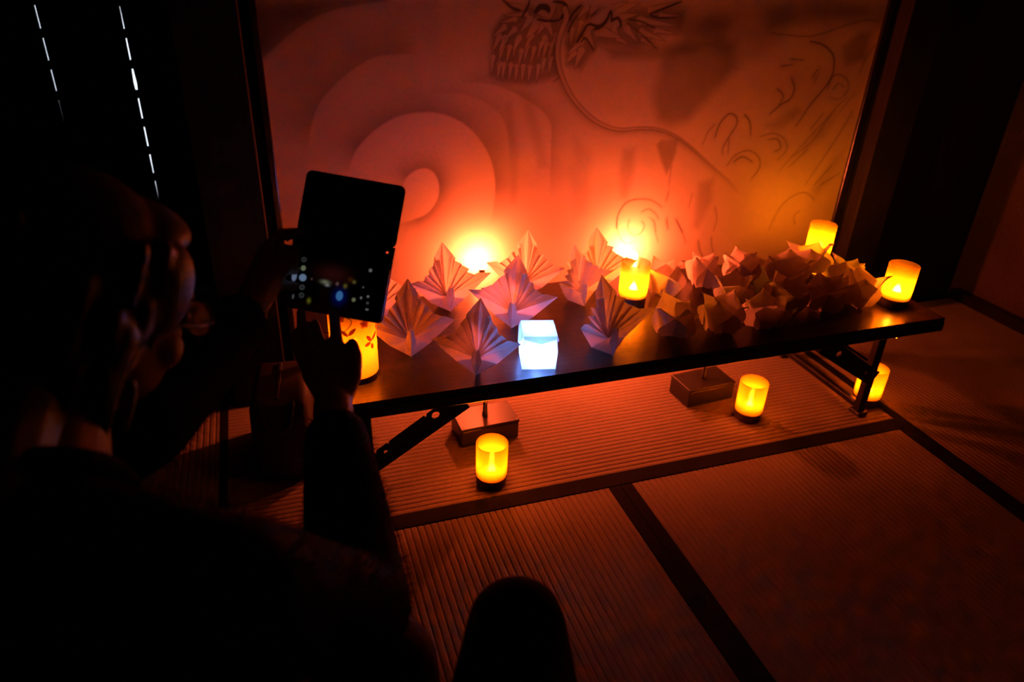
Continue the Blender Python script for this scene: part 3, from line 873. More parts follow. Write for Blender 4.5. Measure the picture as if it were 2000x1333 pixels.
# ================================================================ cold paper cube lamp
def ice_lamp():
    root = empty('paper_cube_lamp', (0.716, 0.078, TZ), math.radians(-14))
    tag(root, 'glowing ice-white folded paper cube lamp at the front edge of the table', 'lamp')
    w, d, h = 0.038, 0.038, 0.082
    bm = bmesh.new()
    lo = [bm.verts.new((sx * w, sy * d, 0.0005)) for sx, sy in ((-1, -1), (1, -1), (1, 1), (-1, 1))]
    mi = [bm.verts.new((sx * w * 1.06, sy * d * 1.06, h * 0.55)) for sx, sy in ((-1, -1), (1, -1), (1, 1), (-1, 1))]
    hi = [bm.verts.new((sx * w * 0.96, sy * d * 0.96, h)) for sx, sy in ((-1, -1), (1, -1), (1, 1), (-1, 1))]
    for a, b in ((lo, mi), (mi, hi)):
        for i in range(4):
            bm.faces.new((a[i], a[(i + 1) % 4], b[(i + 1) % 4], b[i]))
    obj('paper_body', bm, 'icepaper', root)
    bm = bmesh.new()
    e = 1.05
    tp = [bm.verts.new((sx * w * 0.98, sy * d * 0.98, h + 0.004)) for sx, sy in ((-1, -1), (1, -1), (1, 1), (-1, 1))]
    bm.faces.new(tp)
    mids = [(0, -1), (1, 0), (0, 1), (-1, 0)]
    for i in range(4):
        j = (i + 1) % 4
        mx_, my_ = mids[i]
        drop = 0.034 if i in (1, 3) else 0.014
        a = tp[i]; b = tp[j]
        ox, oy = mx_ * 0.0055, my_ * 0.0055
        q = [bm.verts.new((a.co.x * .98 + ox, a.co.y * .98 + oy, h - drop * 0.25)), bm.verts.new((mx_ * w * 1.12 + ox * .6, my_ * d * 1.12 + oy * .6, h - drop)), bm.verts.new((b.co.x * .98 + ox, b.co.y * .98 + oy, h - drop * 0.25))]
        bm.faces.new((b, a, q[0], q[1], q[2]))
    obj('folded_lid', bm, 'icepaper', root)
    bm = bmesh.new(); bmesh.ops.create_icosphere(bm, subdivisions=2, radius=0.012)
    for v in bm.verts: v.co.z += 0.034
    obj('led', bm, 'iceled', root, True)
    bm = bmesh.new(); lathe(bm, [(0.018, 0.001), (0.018, 0.014), (0.012, 0.020)], 20, close_bot=True, close_top=True)
    obj('led_base', bm, 'plastic', root, True)


ice_lamp()

# ================================================================ pleated paper cranes
def crane(loc, yaw, s, label, lean=0.0, spread=1.0, tall=1.0, seed=0):
    """celebration crane: two pleated wings rising from a keel, tall tail fan, pointed body and neck. faces -y"""
    r = random.Random(seed)
    root = empty('paper_crane', loc, yaw)
    root.scale = (s, s, s)
    root.rotation_euler = (lean, 0, yaw)
    tag(root, label, 'paper crane', 'pleated white paper cranes')
    F = Vector((0, 0.0, 0.034))
    K = Vector((0, -0.030, 0.0))
    K2 = Vector((0, 0.040, 0.0))

    def rim(deg, rad, yoff):
        a = math.radians(deg)
        return Vector((rad * math.cos(a) * spread, yoff, F.z + rad * math.sin(a) * tall))
    for sx in (1, -1):
        # angle, radius, y: alternate ridge and valley
        j = lambda q: q * (1 + r.uniform(-.05, .05))
        ring = [(31, j(.124), -.040), (36, j(.096), -.012), (42, j(.098), -.032), (48, j(.086), -.002), (54, j(.092), -.022), (60, j(.088), .008), (67, j(.096), -.012), (73, j(.096), .014), (80, j(.106), -.002)]
        bm = bmesh.new()
        c = [bm.verts.new(F + Vector((0, -0.012 + 0.010 * (k % 2) , 0.004 * k / 8))) for k in range(len(ring))]
        mid = []; outr = []
        for k, (d_, rad, y) in enumerate(ring):
            p = rim(d_, rad, y); p.x *= sx
            m_ = F.lerp(p, 0.5); m_.y += -0.004 + 0.006 * (k % 2)
            mid.append(bm.verts.new(m_)); outr.append(bm.verts.new(p))
        for k in range(len(ring) - 1):
            q1 = (c[k], mid[k], mid[k + 1], c[k + 1]); q2 = (mid[k], outr[k], outr[k + 1], mid[k + 1])
            for q in (q1, q2):
                bm.faces.new(q if sx > 0 else tuple(reversed(q)))
        e0, e1, e2 = c[0].co.copy(), mid[0].co.copy(), outr[0].co.copy()
        obj('pleated_wing', bm, 'paper', root)
        # smooth blade under the wing down to the keel
        T = rim(31, .124, -.040); T.x *= sx
        T0 = T + Vector((sx * 0.004, -0.003, 0.001))
        B = Vector((sx * 0.048, -0.012, 0.024))
        Ff = F + Vector((0, -0.016, -0.002))
        bm = bmesh.new()
        vT, vF, vB, vK, vK2 = [bm.verts.new(p) for p in (e2, e0, B, K, K2)]
        vC = bm.verts.new(e1)
        vW = bm.verts.new(Vector((sx * 0.034, 0.030, 0.030)))
        vT2 = bm.verts.new(F + Vector((0, 0.02, 0.0)))
        for q in ((vF, vB, vC), (vF, vC, vT), (vC, vB, vT), (vF, vK, vB), (vB, vK, vK2), (vB, vK2, vW), (vW, vK2, vT2)):
            bm.faces.new(q if sx < 0 else tuple(reversed(q)))
        obj('wing_blade', bm, 'paper', root)
    # tall tail fan
    bm = bmesh.new()
    tip = F + Vector((r.uniform(-.004, .004), 0.034, 0.138 * tall))
    prof = [(-.030, .100, .012), (-.025, .106, .020), (-.011, .102, .012), (0, 0, 0), (.011, .102, .012), (.025, .104, .020), (.030, .098, .012)]
    base = bm.verts.new(F + Vector((0, 0.006, 0.0)))
    vt = bm.verts.new(tip)
    vv = [bm.verts.new(F + Vector((x * 1.0, y, z * tall))) if k != 3 else None for k, (x, z, y) in enumerate(prof)]
    ctr = bm.verts.new(F + Vector((0, 0.026, 0.098 * tall)))
    bm.faces.new((base, vv[1], vv[0])); bm.faces.new((base, vv[2], vv[1])); bm.faces.new((base, ctr, vv[2]))
    bm.faces.new((base, vv[4], ctr)); bm.faces.new((base, vv[5], vv[4])); bm.faces.new((base, vv[6], vv[5]))
    bm.faces.new((vv[1], vv[2], vt)); bm.faces.new((vv[2], ctr, vt)); bm.faces.new((ctr, vv[4], vt)); bm.faces.new((vv[4], vv[5], vt))
    obj('tail_fan', bm, 'paper', root)
    # neck: upright pointed plate with a centre fold in front of the fan
    bm = bmesh.new()
    pts = [K + Vector((0, -0.004, 0)), Vector((-.013, -.030, .036)), Vector((0, -.040, .040)), Vector((.013, -.030, .036)), Vector((-.006, -.034, .074)), Vector((.000, -.038, .068)), Vector((.006, -.034, .075))]
    v = [bm.verts.new(p) for p in pts]
    for q in ((0, 2, 1), (0, 3, 2), (1, 2, 5, 4), (2, 3, 6, 5)):
        bm.faces.new([v[k] for k in q])
    obj('neck', bm, 'paper', root)
    return root


D2 = math.radians
crane((0.446, 0.200, TZ), D2(-6), 0.98, 'orange-lit pleated paper crane just right of the floral cylinder lamp', seed=1)
crane((0.585, 0.405, TZ), D2(4), 0.98, 'pleated paper crane at the back, left of the white lamp glow', seed=2)
crane((0.405, 0.390, TZ), D2(-2), 0.90, 'pleated paper crane half hidden behind the phone', seed=3)
crane((0.574, 0.080, TZ), D2(-22), 0.94, 'shadowed violet paper crane left of the glowing white cube', seed=4)
crane((0.815, 0.440, TZ), D2(-24), 0.98, 'backmost paper crane right of the lamp glow, its tall fan against the screen', seed=5)
crane((0.725, 0.275, TZ), D2(-26), 1.0, 'violet paper crane behind the glowing white cube', seed=6)
crane((0.930, 0.345, TZ), D2(16), 0.92, 'striped violet and orange paper crane between the back crane and the tabletop candle', seed=7)
crane((1.020, 0.425, TZ), D2(-6), 0.97, 'yellow-lit tall paper crane directly behind the tabletop candle among the cranes', seed=8)
crane((0.890, 0.088, TZ), D2(14), 1.05, 'front paper crane right of the white cube, half blue and half orange', seed=9)

# ================================================================ paper flowers
def paper_flower(loc, yaw, s, open_, label, seed):
    r = random.Random(seed)
    root = empty('paper_flower', loc, yaw)
    root.scale = (s, s, s)
    tag(root, label, 'paper flower', 'folded paper flowers')
    bm = bmesh.new()
    b0 = [bm.verts.new((math.cos(a) * 0.020, math.sin(a) * 0.020, 0.0)) for a in [math.pi / 4 + k * math.pi / 2 for k in range(4)]]
    b1 = [bm.verts.new((math.cos(a) * 0.034, math.sin(a) * 0.034, 0.034)) for a in [math.pi / 4 + k * math.pi / 2 for k in range(4)]]
    bm.faces.new(list(reversed(b0)))
    for k in range(4):
        bm.faces.new((b0[k], b0[(k + 1) % 4], b1[(k + 1) % 4], b1[k]))
    obj('folded_base', bm, 'flowerpaper', root)
    for k in range(4):
        a = k * math.pi / 2 + r.uniform(-.18, .18)
        op = open_ * r.uniform(0.45, 1.05)
        hgt = 0.100 * r.uniform(0.85, 1.12)
        wid = 0.060 * r.uniform(0.9, 1.15)
        curl = r.uniform(-0.012, 0.022)
        tw = r.uniform(-0.3, 0.3)
        nu, nv = 6, 9
        bm = bmesh.new()
        g = []
        for j in range(nv):
            v = j / (nv - 1)
            half = wid * (0.52 + 0.60 * math.sin(math.pi * min(1, v * 0.80 + 0.1)) - 0.25 * v) * (1 - max(0, (v - 0.40) / 0.60) ** 2.0)
            rad = 0.022 + 0.052 * op * v ** 1.25 + curl * v ** 4
            z = 0.006 + hgt * v * (1 - 0.18 * op * v)
            row = []
            for i in range(nu + 1):
                u = i / nu * 2 - 1
                x = rad - 0.016 * (abs(u) ** 1.3) * (1 - v * 0.2) + 0.004 * abs(u) * math.sin(7 * v + k)
                y = half * u + tw * 0.02 * v * v
                row.append(bm.verts.new((x * math.cos(a) - y * math.sin(a), x * math.sin(a) + y * math.cos(a), z - 0.004 * abs(u) * v)))
            g.append(row)
        for j in range(nv - 1):
            for i in range(nu):
                bm.faces.new((g[j][i], g[j][i + 1], g[j + 1][i + 1], g[j + 1][i]))
        obj('petal', bm, 'flowerpaper', root, True)
    return root


FLOWERS = [
    ((1.186, 0.342), 40, 1.0, 0.85, 'bright orange-lit paper flower touching the right of the tabletop candle among the cranes'),
    ((1.092, 0.118), 10, 0.98, 0.75, 'front paper flower nearest the cranes, its petals edged in yellow light'),
    ((1.325, 0.365), 25, 0.95, 0.95, 'pinkish paper flower at the back beside the painted cloud curl'),
    ((1.340, 0.238), 60, 0.95, 0.9, 'paper flower with one rounded upright petal in the middle of the flower group'),
    ((1.215, 0.105), 35, 1.0, 0.9, 'paper flower with a bright leaf-shaped petal, second from the cranes along the front'),
    ((1.458, 0.372), 15, 1.0, 0.9, 'dim rose paper flower at the back, second from the painted cloud curl'),
    ((1.575, 0.315), 50, 1.0, 0.8, 'dark silhouetted paper flower at the back against the candle-lit screen'),
    ((1.338, 0.092), 70, 0.95, 1.1, 'dim front paper flower with a long outstretched petal, above the farther lamp box'),
    ((1.452, 0.160), 20, 1.0, 1.05, 'dim paper flower in the dark centre of the right group'),
    ((1.690, 0.368), 45, 1.05, 0.95, 'glowing paper flower right in front of the far corner candle'),
    ((1.562, 0.140), 5, 1.0, 1.0, 'dim brown paper flower at the front of the right group with a square foot'),
    ((1.735, 0.252), 30, 0.9, 0.95, 'shaded paper flower between the two candles on the right table end'),
    ((1.676, 0.135), 55, 1.0, 1.0, 'orange-lit paper flower beside the candle at the right table end'),
]
for k, ((x, y), a, s, op, lab) in enumerate(FLOWERS):
    paper_flower((x, y, TZ + 0.0003), D2(a), s, op, lab, 40 + k)

# ================================================================ black bag in the shadow beside the table
def build_bag():
    root = empty('black_bag', (0.140, 0.268, 0.0012), math.radians(-6))
    tag(root, 'black soft bag in deep shadow on the tatami beside the left table end', 'bag')
    bm = bbox_bm(-0.075, 0.070, -0.055, 0.190, 0.0, 0.215, 0.022, 4)  # depth stretched backwards to block lamp light on the left mats
    for v in bm.verts:
        t = v.co.z / 0.215
        v.co.x *= 1 - 0.10 * t; v.co.y = 0.0675 + (v.co.y - 0.0675) * (1 - 0.14 * t)
        v.co.x += 0.004 * math.sin(v.co.z * 40)
    obj('body', bm, 'case', root, True)
    obj('zip_strip', bbox_bm(-0.006, 0.004, -0.020, 0.150, 0.213, 0.2185, 0.002), 'cord', root)
    bm = bmesh.new()
    tube(bm, smooth_path([(-0.038, -0.020, 0.210), (-0.036, -0.042, 0.204), (-0.026, -0.049, 0.160), (0.0, -0.052, 0.145), (0.024, -0.049, 0.160), (0.034, -0.042, 0.204), (0.036, -0.020, 0.210)], 6), 0.0045, 8)
    obj('handle', bm, 'cord', root, True)


build_bag()

# ================================================================ phone in a folding case
RIGHT_HAND = {'wrist': (0.2222, -0.436, 0.6245), 'palm': [(0.2106, -0.3732, 0.649), (0.2338, -0.3775, 0.6438)], 'fingers': [[(0.2394, -0.3746, 0.6494), (0.2428, -0.3293, 0.6694), (0.2464, -0.2769, 0.6843), (0.2526, -0.2385, 0.708)], [(0.2252, -0.3668, 0.6513), (0.2204, -0.3266, 0.6612), (0.2178, -0.3037, 0.6721), (0.2177, -0.2952, 0.6777)], [(0.2097, -0.3713, 0.6522), (0.2022, -0.3294, 0.6653), (0.199, -0.3033, 0.6826), (0.2, -0.2862, 0.6946)], [(0.1988, -0.3843, 0.6492), (0.1912, -0.3513, 0.6559), (0.1871, -0.3282, 0.6668), (0.1884, -0.3127, 0.6748)], [(0.2358, -0.4237, 0.6264), (0.2551, -0.4012, 0.6461), (0.263, -0.3706, 0.66), (0.2622, -0.3492, 0.6673)]]}
LEFT_HAND = {'wrist': (0.1314, -0.3741, 0.7439), 'palm': [(0.1624, -0.2968, 0.7814), (0.1615, -0.3193, 0.7536)], 'fingers': [[(0.16, -0.2942, 0.788), (0.1858, -0.2377, 0.796), (0.2228, -0.1965, 0.7804), (0.2602, -0.1989, 0.766)], [(0.1617, -0.2942, 0.7745), (0.1886, -0.2366, 0.7705), (0.2248, -0.2019, 0.7522), (0.265, -0.2046, 0.7387)], [(0.1627, -0.3041, 0.7635), (0.1883, -0.2461, 0.7467), (0.2216, -0.2121, 0.7268), (0.2581, -0.2145, 0.7139)], [(0.161, -0.3141, 0.7529), (0.1839, -0.2601, 0.7267), (0.2145, -0.2266, 0.7052), (0.2363, -0.2264, 0.6959)], [(0.1485, -0.3491, 0.7609), (0.1661, -0.3245, 0.7666), (0.1854, -0.2909, 0.7693), (0.2021, -0.2646, 0.7685)]]}
SCREEN_MARKS = [(-49.6, -8.8, 5.25, 5.25, (0.3, 0.45, 0.72), 'd'), (-62.1, -8.9, 3.64, 7.28, (0.3, 0.38, 0.62), 'd'), (-51.1, 5.0, 3.54, 3.84, (0.3, 0.36, 0.22), 'd'), (-52.4, 17.4, 3.33, 3.33, (0.1, 0.11, 0.12), 'r'), (-48.2, -22.9, 3.54, 3.54, (0.12, 0.13, 0.14), 'r'), (-46.9, -34.7, 3.54, 3.54, (0.1, 0.11, 0.12), 'r'), (-65.1, 20.8, 1.01, 1.82, (0.1, 0.1, 0.1), 'd'), (-64.4, 13.8, 0.91, 1.41, (0.07, 0.07, 0.07), 'd'), (-64.2, 9.7, 0.91, 0.81, (0.06, 0.06, 0.06), 'd'), (-63.2, 4.2, 1.01, 0.81, (0.07, 0.07, 0.07), 'd'), (-60.5, -24.0, 1.62, 3.64, (0.14, 0.15, 0.17), 'd'), (-58.7, -38.6, 1.52, 3.64, (0.14, 0.15, 0.17), 'd'), (46.1, 18.7, 2.53, 2.53, (0.3, 0.3, 0.3), 'd'), (39.9, -7.4, 1.41, 1.41, (0.2, 0.2, 0.2), 'd'), (39.6, -23.3, 1.62, 2.02, (0.3, 0.3, 0.3), 'd'), (49.2, -19.6, 1.82, 1.82, (0.35, 0.35, 0.35), 'd'), (50.2, -29.1, 2.02, 2.02, (0.12, 0.12, 0.12), 'd'), (51.0, -38.5, 2.43, 1.41, (0.3, 0.3, 0.3), 'd'), (29.4, -27.9, 2.83, 3.03, (0.3, 0.33, 0.16), 'd'), (-6.6, 3.4, 26.27, 14.15, (0.05, 0.006, 0.006), 'g'), (-16.2, -9.5, 7.07, 3.23, (0.32, 0.35, 0.22), 'g'), (-12.4, -13.5, 3.64, 2.22, (0.4, 0.4, 0.45), 'g'), (1.7, -9.0, 2.22, 2.63, (0.3, 0.16, 0.16), 'g'), (7.9, -26.8, 9.09, 11.12, (0.0, 0.01, 0.25), 'g'), (7.9, -25.8, 5.05, 7.07, (0.08, 0.32, 0.8), 'd'), (13.8, -10.4, 2.83, 3.44, (0.25, 0.2, 0.02), 'g'), (25.6, -2.2, 2.63, 2.63, (0.25, 0.22, 0.05), 'g'), (-35.0, -40.6, 2.83, 4.04, (0.25, 0.25, 0.02), 'g'), (-36.4, -8.5, 1.41, 1.41, (0.25, 0.15, 0.1), 'g'), (19.5, 0.3, 4.04, 4.04, (0.08, 0.02, 0.0), 'g')]



def build_phone():
    root = bpy.data.objects.new('phone', None); link(root)
    X = Vector((0.911, -0.394, -0.117)).normalized()
    N = Vector((-0.296, -0.827, 0.479)); N = (N - X * N.dot(X)).normalized()
    Y = N.cross(X)
    m = Matrix((X, Y, N)).transposed().to_4x4(); m.translation = Vector((0.2581, -0.2569, 0.7295))
    root.matrix_world = m
    tag(root, 'phone in an opened black folding case, its screen showing the camera view', 'phone')
    mm = 0.001

    def rounded(x0, x1, y0, y1, z0, z1, r):
        bm = bmesh.new()
        pts = []
        for cx, cy, a0 in ((x1 - r, y1 - r, 0), (x0 + r, y1 - r, 90), (x0 + r, y0 + r, 180), (x1 - r, y0 + r, 270)):
            for k in range(6):
                a = math.radians(a0 + k * 18)
                pts.append((cx + r * math.cos(a), cy + r * math.sin(a)))
        lo = [bm.verts.new((x * mm, y * mm, z0 * mm)) for x, y in pts]
        hi = [bm.verts.new((x * mm, y * mm, z1 * mm)) for x, y in pts]
        bm.faces.new(list(reversed(lo))); bm.faces.new(hi)
        for i in range(len(pts)):
            bm.faces.new((lo[i], lo[(i + 1) % len(pts)], hi[(i + 1) % len(pts)], hi[i]))
        return bm
    # case back: lower rounded plate, then the strip with the small strap hole
    obj('case_back', rounded(-76, 75, -56, 44, -6, -3.5, 8), 'case', root)
    bm = bmesh.new()
    for q in ((-76, 62.6, 40, 58), (66, 75, 40, 58), (62.6, 66, 40, 47.6), (62.6, 66, 51, 58)):
        box(bm, q[0] * mm, q[1] * mm, q[2] * mm, q[3] * mm, -.006, -.0036)
    obj('case_spine', bm, 'case', root)
    obj('case_flap', rounded(-73, 75, 57, 150, -7, -4, 9), 'case', root)
    obj('phone_body', rounded(-75, 74, -55, 29, -3.5, 4, 7), 'phonebody', root)
    # screen
    u0, u1, v0, v1 = -70.5, 68.5, -50.0, 25.5
    nx, ny = 190, 104
    xs = np.linspace(u0, u1, nx); ys = np.linspace(v0, v1, ny)
    XX, YY = np.meshgrid(xs, ys)
    col = np.zeros((ny, nx, 3))
    for (x, y, rx, ry, c, kind) in SCREEN_MARKS:
        e = ((XX - x) / rx) ** 2 + ((YY - y) / ry) ** 2
        if kind == 'd': k = np.clip((1.25 - e) / 0.5, 0, 1)
        elif kind == 'r': k = np.exp(-((np.sqrt(e) - 0.85) / 0.22) ** 2) + 0.5 * np.exp(-(e / 0.12))
        else: k = np.exp(-e * 1.4)
        c = np.array(c)
        if kind == 'd': col = col * (1 - k[..., None]) + k[..., None] * c
        else: col = col + k[..., None] * c
    me = bpy.data.meshes.new('screen')
    co = np.stack([XX * mm, YY * mm, np.full_like(XX, 4.15 * mm)], -1).reshape(-1, 3)
    i = np.arange(nx * ny).reshape(ny, nx)
    quads = np.stack([i[:-1, :-1], i[:-1, 1:], i[1:, 1:], i[1:, :-1]], -1).reshape(-1, 4)
    me.from_pydata(co.tolist(), [], quads.tolist())
    at = me.attributes.new('pix', 'FLOAT_COLOR', 'POINT')
    at.data.foreach_set('color', np.concatenate([col.reshape(-1, 3), np.ones((nx * ny, 1))], 1).ravel().astype(np.float32))
    obj('screen', me, 'screen', root)
    bm = bmesh.new()
    tube(bm, smooth_path([(0.012, -0.054, -0.004), (0.030, -0.060, -0.004), (0.020, -0.078, -0.006), (-0.004, -0.083, -0.008), (-0.022, -0.074, -0.008)], 8), 0.0006, 6)
    obj('strap_cord', bm, 'cord', root, True)


build_phone()

# ================================================================ kneeling person taking a picture
def hand(bm, H, palm_r=0.013):
    w = Vector(H['wrist'])
    fs = H['fingers']
    for k, ch in enumerate(fs):
        rr = [0.0105, 0.0092, 0.0083, 0.0072] if k < 4 else [0.0140, 0.0120, 0.0102, 0.0085]
        if k == 3: rr = [q * 0.88 for q in rr]
        if k < 4:   # metacarpal through the palm
            limb(bm, [w.lerp(Vector(ch[0]), 0.25), Vector(ch[0])], [0.0150, 0.0118], 12)
        else:
            limb(bm, [w.lerp(Vector(ch[0]), 0.3), Vector(ch[0])], [0.0160, 0.0150], 12)
        limb(bm, [Vector(p) for p in ch], rr, 12)
    a, b = [Vector(p) for p in H['palm']]
    limb(bm, [w, a], [0.021, 0.016], 14)
    limb(bm, [w, b], [0.021, 0.016], 14)
    limb(bm, [a, b], [0.015, 0.015], 14)


def build_photographing_person():
    f = Vector((0.65, 0.62, -0.41)).normalized()
    u = Vector((0.42, 0.30, 0.86)); u = (u - f * u.dot(f)).normalized()
    r = f.cross(u).normalized()          # person's right
    HC = Vector((0.000, -0.560, 0.858))
    def hp(a, b, c): return HC + f * a + r * b + u * c
    fr = (f, r, u)
    SHR = Vector((0.105, -0.830, 0.722)); SHL = Vector((-0.185, -0.690, 0.690))
    NECK = Vector((-0.035, -0.735, 0.735))
    ELR = Vector((0.212, -0.712, 0.552)); ELL = Vector((0.022, -0.560, 0.722))
    WR = Vector(RIGHT_HAND['wrist']); WL = Vector(LEFT_HAND['wrist'])
    CH = Vector((-0.050, -0.790, 0.560)); WA = Vector((-0.080, -0.880, 0.380)); HI = Vector((-0.090, -0.930, 0.270))
    HR = Vector((0.000, -0.960, 0.255)); HL = Vector((-0.180, -0.890, 0.240))
    KR = Vector((0.236, -0.665, 0.385)); AR = Vector((0.265, -0.760, 0.075)); TR = Vector((0.295, -0.610, 0.030))
    KL = Vector((-0.170, -0.430, 0.075)); AL = Vector((-0.190, -0.830, 0.060)); TL = Vector((-0.200, -0.950, 0.040))
    bm = bmesh.new()
    # head
    blob(bm, hp(-0.010, 0, 0.020), (0.093, 0.074, 0.100), fr)
    blob(bm, hp(0.030, 0, -0.045), (0.060, 0.058, 0.070), fr)
    blob(bm, hp(0.058, 0, -0.092), (0.030, 0.030, 0.022), fr)          # chin
    blob(bm, hp(0.060, 0.040, -0.030), (0.022, 0.020, 0.022), fr); blob(bm, hp(0.060, -0.040, -0.030), (0.022, 0.020, 0.022), fr)
    limb(bm, [hp(0.084, 0, 0.010), hp(0.104, 0, -0.028)], [0.008, 0.012], 12)      # nose
    blob(bm, hp(0.098, 0.009, -0.031), (0.008, 0.008, 0.007), fr); blob(bm, hp(0.098, -0.009, -0.031), (0.008, 0.008, 0.007), fr)
    blob(bm, hp(0.084, 0, -0.056), (0.010, 0.022, 0.005), fr); blob(bm, hp(0.082, 0, -0.066), (0.010, 0.019, 0.006), fr)   # lips
    blob(bm, hp(0.078, 0, 0.026), (0.012, 0.050, 0.009), fr)            # brow
    for s in (-1, 1):
        blob(bm, hp(-0.008, s * 0.076, -0.012), (0.018, 0.007, 0.030), fr)   # ear
        blob(bm, hp(0.080, s * 0.031, 0.004), (0.010, 0.014, 0.010), fr)     # eyelid
    # neck, torso
    limb(bm, [hp(-0.025, 0, -0.070), NECK], [0.052, 0.058])
    limb(bm, [NECK, SHR], [0.060, 0.055]); limb(bm, [NECK, SHL], [0.060, 0.055])
    F2 = Vector((0.45, 0.89, 0)).normalized(); R2 = Vector((0.89, -0.45, 0)).normalized(); Z2 = Vector((0, 0, 1))
    tf = (F2, R2, Z2)
    blob(bm, CH + Vector((0, 0, 0.06)), (0.105, 0.155, 0.150), tf); blob(bm, WA, (0.100, 0.135, 0.170), tf); blob(bm, HI, (0.125, 0.160, 0.130), tf)
    # arms
    limb(bm, [SHR, ELR, WR], [0.050, 0.040, 0.026]); limb(bm, [SHL, ELL, WL], [0.050, 0.040, 0.026])
    hand(bm, RIGHT_HAND); hand(bm, LEFT_HAND)
    # legs: right knee raised, left knee on the mat
    limb(bm, [HR, KR, AR], [0.080, 0.056, 0.036]); limb(bm, [AR, TR], [0.034, 0.026])
    limb(bm, [HL, KL, AL], [0.080, 0.056, 0.036]); limb(bm, [AL, TL], [0.034, 0.024])
    body = obj('person', remeshed(bm, 0.0038, 3), 'skin', None, True)
    tag(body, 'person in glasses and a fluffy black sweater kneeling at the left, raising a phone', 'person')
    # sweater
    bm = bmesh.new()
    limb(bm, [SHR, ELR, ELR.lerp(WR, 0.5), ELR.lerp(WR, 0.80)], [0.068, 0.056, 0.048, 0.041]); limb(bm, [SHL, ELL, ELL.lerp(WL, 0.55), ELL.lerp(WL, 0.88)], [0.064, 0.052, 0.045, 0.038])
    limb(bm, [NECK + Vector((-.010, -.012, -.004)), SHR], [0.076, 0.066]); limb(bm, [NECK + Vector((-.010, -.012, -.004)), SHL], [0.076, 0.066])
    blob(bm, CH + Vector((0, 0, 0.06)), (0.125, 0.172, 0.165), tf); blob(bm, WA, (0.122, 0.158, 0.190), tf); blob(bm, HI + Vector((0, 0, 0.02)), (0.140, 0.170, 0.120), tf)
    sw = obj('sweater', remeshed(bm, 0.006, 5), 'sweater', body, True)
    fuzz_on(sw, 30000, 0.013, body)
    # collar
    bm = bmesh.new()
    nd = (hp(-0.025, 0, -0.070) - NECK).normalized()
    n1 = nd.orthogonal().normalized(); n2 = nd.cross(n1)
    ring = [NECK + nd * 0.036 + (n1 * math.cos(a) + n2 * math.sin(a)) * 0.064 for a in [k * 2 * math.pi / 24 for k in range(25)]]
    tube(bm, ring, 0.013, 10, cap=False)
    obj('sweater_collar', bm, 'sweater', body, True)
    # trousers
    bm = bmesh.new()
    limb(bm, [HR, KR, KR.lerp(AR, 0.9)], [0.096, 0.070, 0.050]); limb(bm, [HL, KL, KL.lerp(AL, 0.9)], [0.096, 0.068, 0.050])
    blob(bm, HI - Vector((0, 0, 0.03)), (0.136, 0.176, 0.120), tf)
    obj('trousers', remeshed(bm, 0.006, 4), 'browntrousers', body, True)
    for A_, T_ in ((AR, TR), (AL, TL)):
        bm = bmesh.new(); limb(bm, [A_, T_], [0.039, 0.030]); obj('sock', remeshed(bm, 0.005, 3), 'sock', body, True)
    # hair
    bm = bmesh.new()
    blob(bm, hp(-0.030, 0, 0.030), (0.096, 0.087, 0.098), fr)
    blob(bm, hp(-0.050, 0, -0.020), (0.076, 0.088, 0.090), fr)
    blob(bm, hp(0.022, 0, 0.082), (0.058, 0.062, 0.030), fr)
    limb(bm, [hp(-0.060, 0, -0.04), NECK + Vector((-.035, -.03, .035))], [0.060, 0.050])
    for s in (-1, 1):
        blob(bm, hp(0.018, s * 0.066, 0.036), (0.036, 0.022, 0.050), fr)
    for k in range(60):
        a = rnd.uniform(0.9, 2 * math.pi - 0.9); z = rnd.uniform(-0.06, 0.10)
        p = hp(-0.035 + 0.090 * math.cos(a), 0.086 * math.sin(a), z)
        limb(bm, [p, p - u * rnd.uniform(.03, .05) + (p - hp(-.035, 0, z)) * 0.06], [0.009, 0.003], 8)
    obj('hair', remeshed(bm, 0.004, 2), 'hair', body, True)
    # glasses
    bm = bmesh.new()
    for s in (-1, 1):
        c = hp(0.103, s * 0.033, 0.000)
        pts = [c + r * (0.025 * math.cos(a)) + u * (0.019 * math.sin(a)) - f * (0.004 * abs(math.cos(a))) for a in [k * 2 * math.pi / 20 for k in range(21)]]
        tube(bm, pts, 0.0016, 8, cap=False)
        tube(bm, [hp(0.100, s * 0.058, 0.004), hp(0.070, s * 0.075, 0.006), hp(-0.012, s * 0.081, 0.004), hp(-0.028, s * 0.080, -0.014)], 0.0016, 8)
    tube(bm, [hp(0.104, -0.009, 0.003), hp(0.108, 0, 0.006), hp(0.104, 0.009, 0.003)], 0.0016, 8)
    gl = obj('glasses', bm, 'blackedge', body, True)
    for s in (-1, 1):
        bm = bmesh.new(); blob(bm, hp(0.1015, s * 0.033, 0.000), (0.0012, 0.0235, 0.0175), fr, 20); obj('lens', bm, 'lens', gl, True)
    for s in (-1, 1):
        bm = bmesh.new(); blob(bm, hp(0.0835, s * 0.031, 0.002), (0.0085, 0.0105, 0.0075), fr, 12); obj('eye', bm, 'eyewhite', body, True)


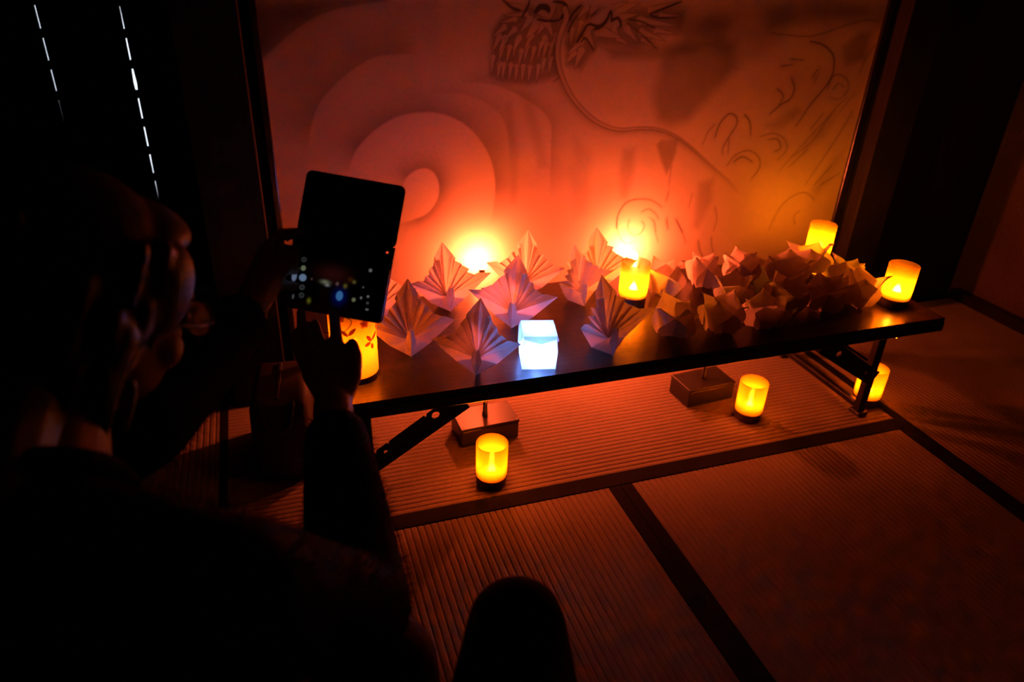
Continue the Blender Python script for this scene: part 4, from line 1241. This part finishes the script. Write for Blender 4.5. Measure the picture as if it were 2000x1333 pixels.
def fuzz_on(surf, count, length, body):
    me = surf.data
    n = len(me.polygons)
    cen = np.empty(n * 3, np.float32); me.polygons.foreach_get('center', cen); cen = cen.reshape(-1, 3)
    nor = np.empty(n * 3, np.float32); me.polygons.foreach_get('normal', nor); nor = nor.reshape(-1, 3)
    rs = np.random.RandomState(5)
    idx = rs.randint(0, n, count)
    c = cen[idx] + rs.normal(0, 0.002, (count, 3)); nn = nor[idx]
    d = nn + rs.normal(0, 0.45, (count, 3)); d /= np.linalg.norm(d, axis=1, keepdims=True)
    s = np.cross(d, rs.normal(0, 1, (count, 3))); s /= np.linalg.norm(s, axis=1, keepdims=True)
    L = length * rs.uniform(0.4, 1.15, (count, 1))
    a = c - nn * 0.002 + s * 0.00045; b = c - nn * 0.002 - s * 0.00045; t = c + d * L
    v = np.stack([a, b, t], 1).reshape(-1, 3)
    m2 = bpy.data.meshes.new('fleece_pile')
    m2.vertices.add(count * 3); m2.vertices.foreach_set('co', v.ravel().astype(np.float32))
    m2.loops.add(count * 3); m2.loops.foreach_set('vertex_index', np.arange(count * 3, dtype=np.int32))
    m2.polygons.add(count); m2.polygons.foreach_set('loop_start', np.arange(0, count * 3, 3, dtype=np.int32))
    m2.update(calc_edges=True)
    o = obj('fleece_pile', m2, 'fuzz', body); o['kind'] = 'stuff'


build_photographing_person()


def build_seated_legs():
    """the person behind the camera: bent legs reaching into the bottom of the frame"""
    HR = Vector((0.130, -1.320, 0.340)); HL = Vector((0.190, -1.380, 0.290)); HI = Vector((0.25, -1.39, 0.30))
    KR = Vector((0.368, -0.770, 0.535)); AR = Vector((0.420, -0.980, 0.085)); TR = Vector((0.440, -0.800, 0.032))
    KL = Vector((0.330, -0.980, 0.100)); AL = Vector((0.260, -1.420, 0.060)); TL = Vector((0.250, -1.560, 0.035))
    bm = bmesh.new()
    limb(bm, [HR, KR, AR], [0.080, 0.042, 0.036]); limb(bm, [AR, TR], [0.036, 0.028])
    limb(bm, [HL, KL, AL], [0.085, 0.055, 0.036]); limb(bm, [AL, TL], [0.036, 0.028])
    blob(bm, HI, (0.17, 0.13, 0.13))
    body = obj('person', remeshed(bm, 0.006, 3), 'skin', None, True)
    tag(body, 'raised knee of a person in black trousers sitting at the bottom edge of the picture', 'person')
    bm = bmesh.new()
    limb(bm, [HR, HR.lerp(KR, 0.6), KR, KR.lerp(AR, 0.92)], [0.096, 0.084, 0.053, 0.048]); limb(bm, [HL, KL, KL.lerp(AL, 0.92)], [0.098, 0.068, 0.050])
    blob(bm, HI, (0.185, 0.145, 0.145))
    obj('trousers', remeshed(bm, 0.006, 5), 'trousers', body, True)
    for A_, T_ in ((AR, TR), (AL, TL)):
        bm = bmesh.new(); limb(bm, [A_, T_], [0.041, 0.032]); obj('sock', remeshed(bm, 0.005, 3), 'sock', body, True)


build_seated_legs()
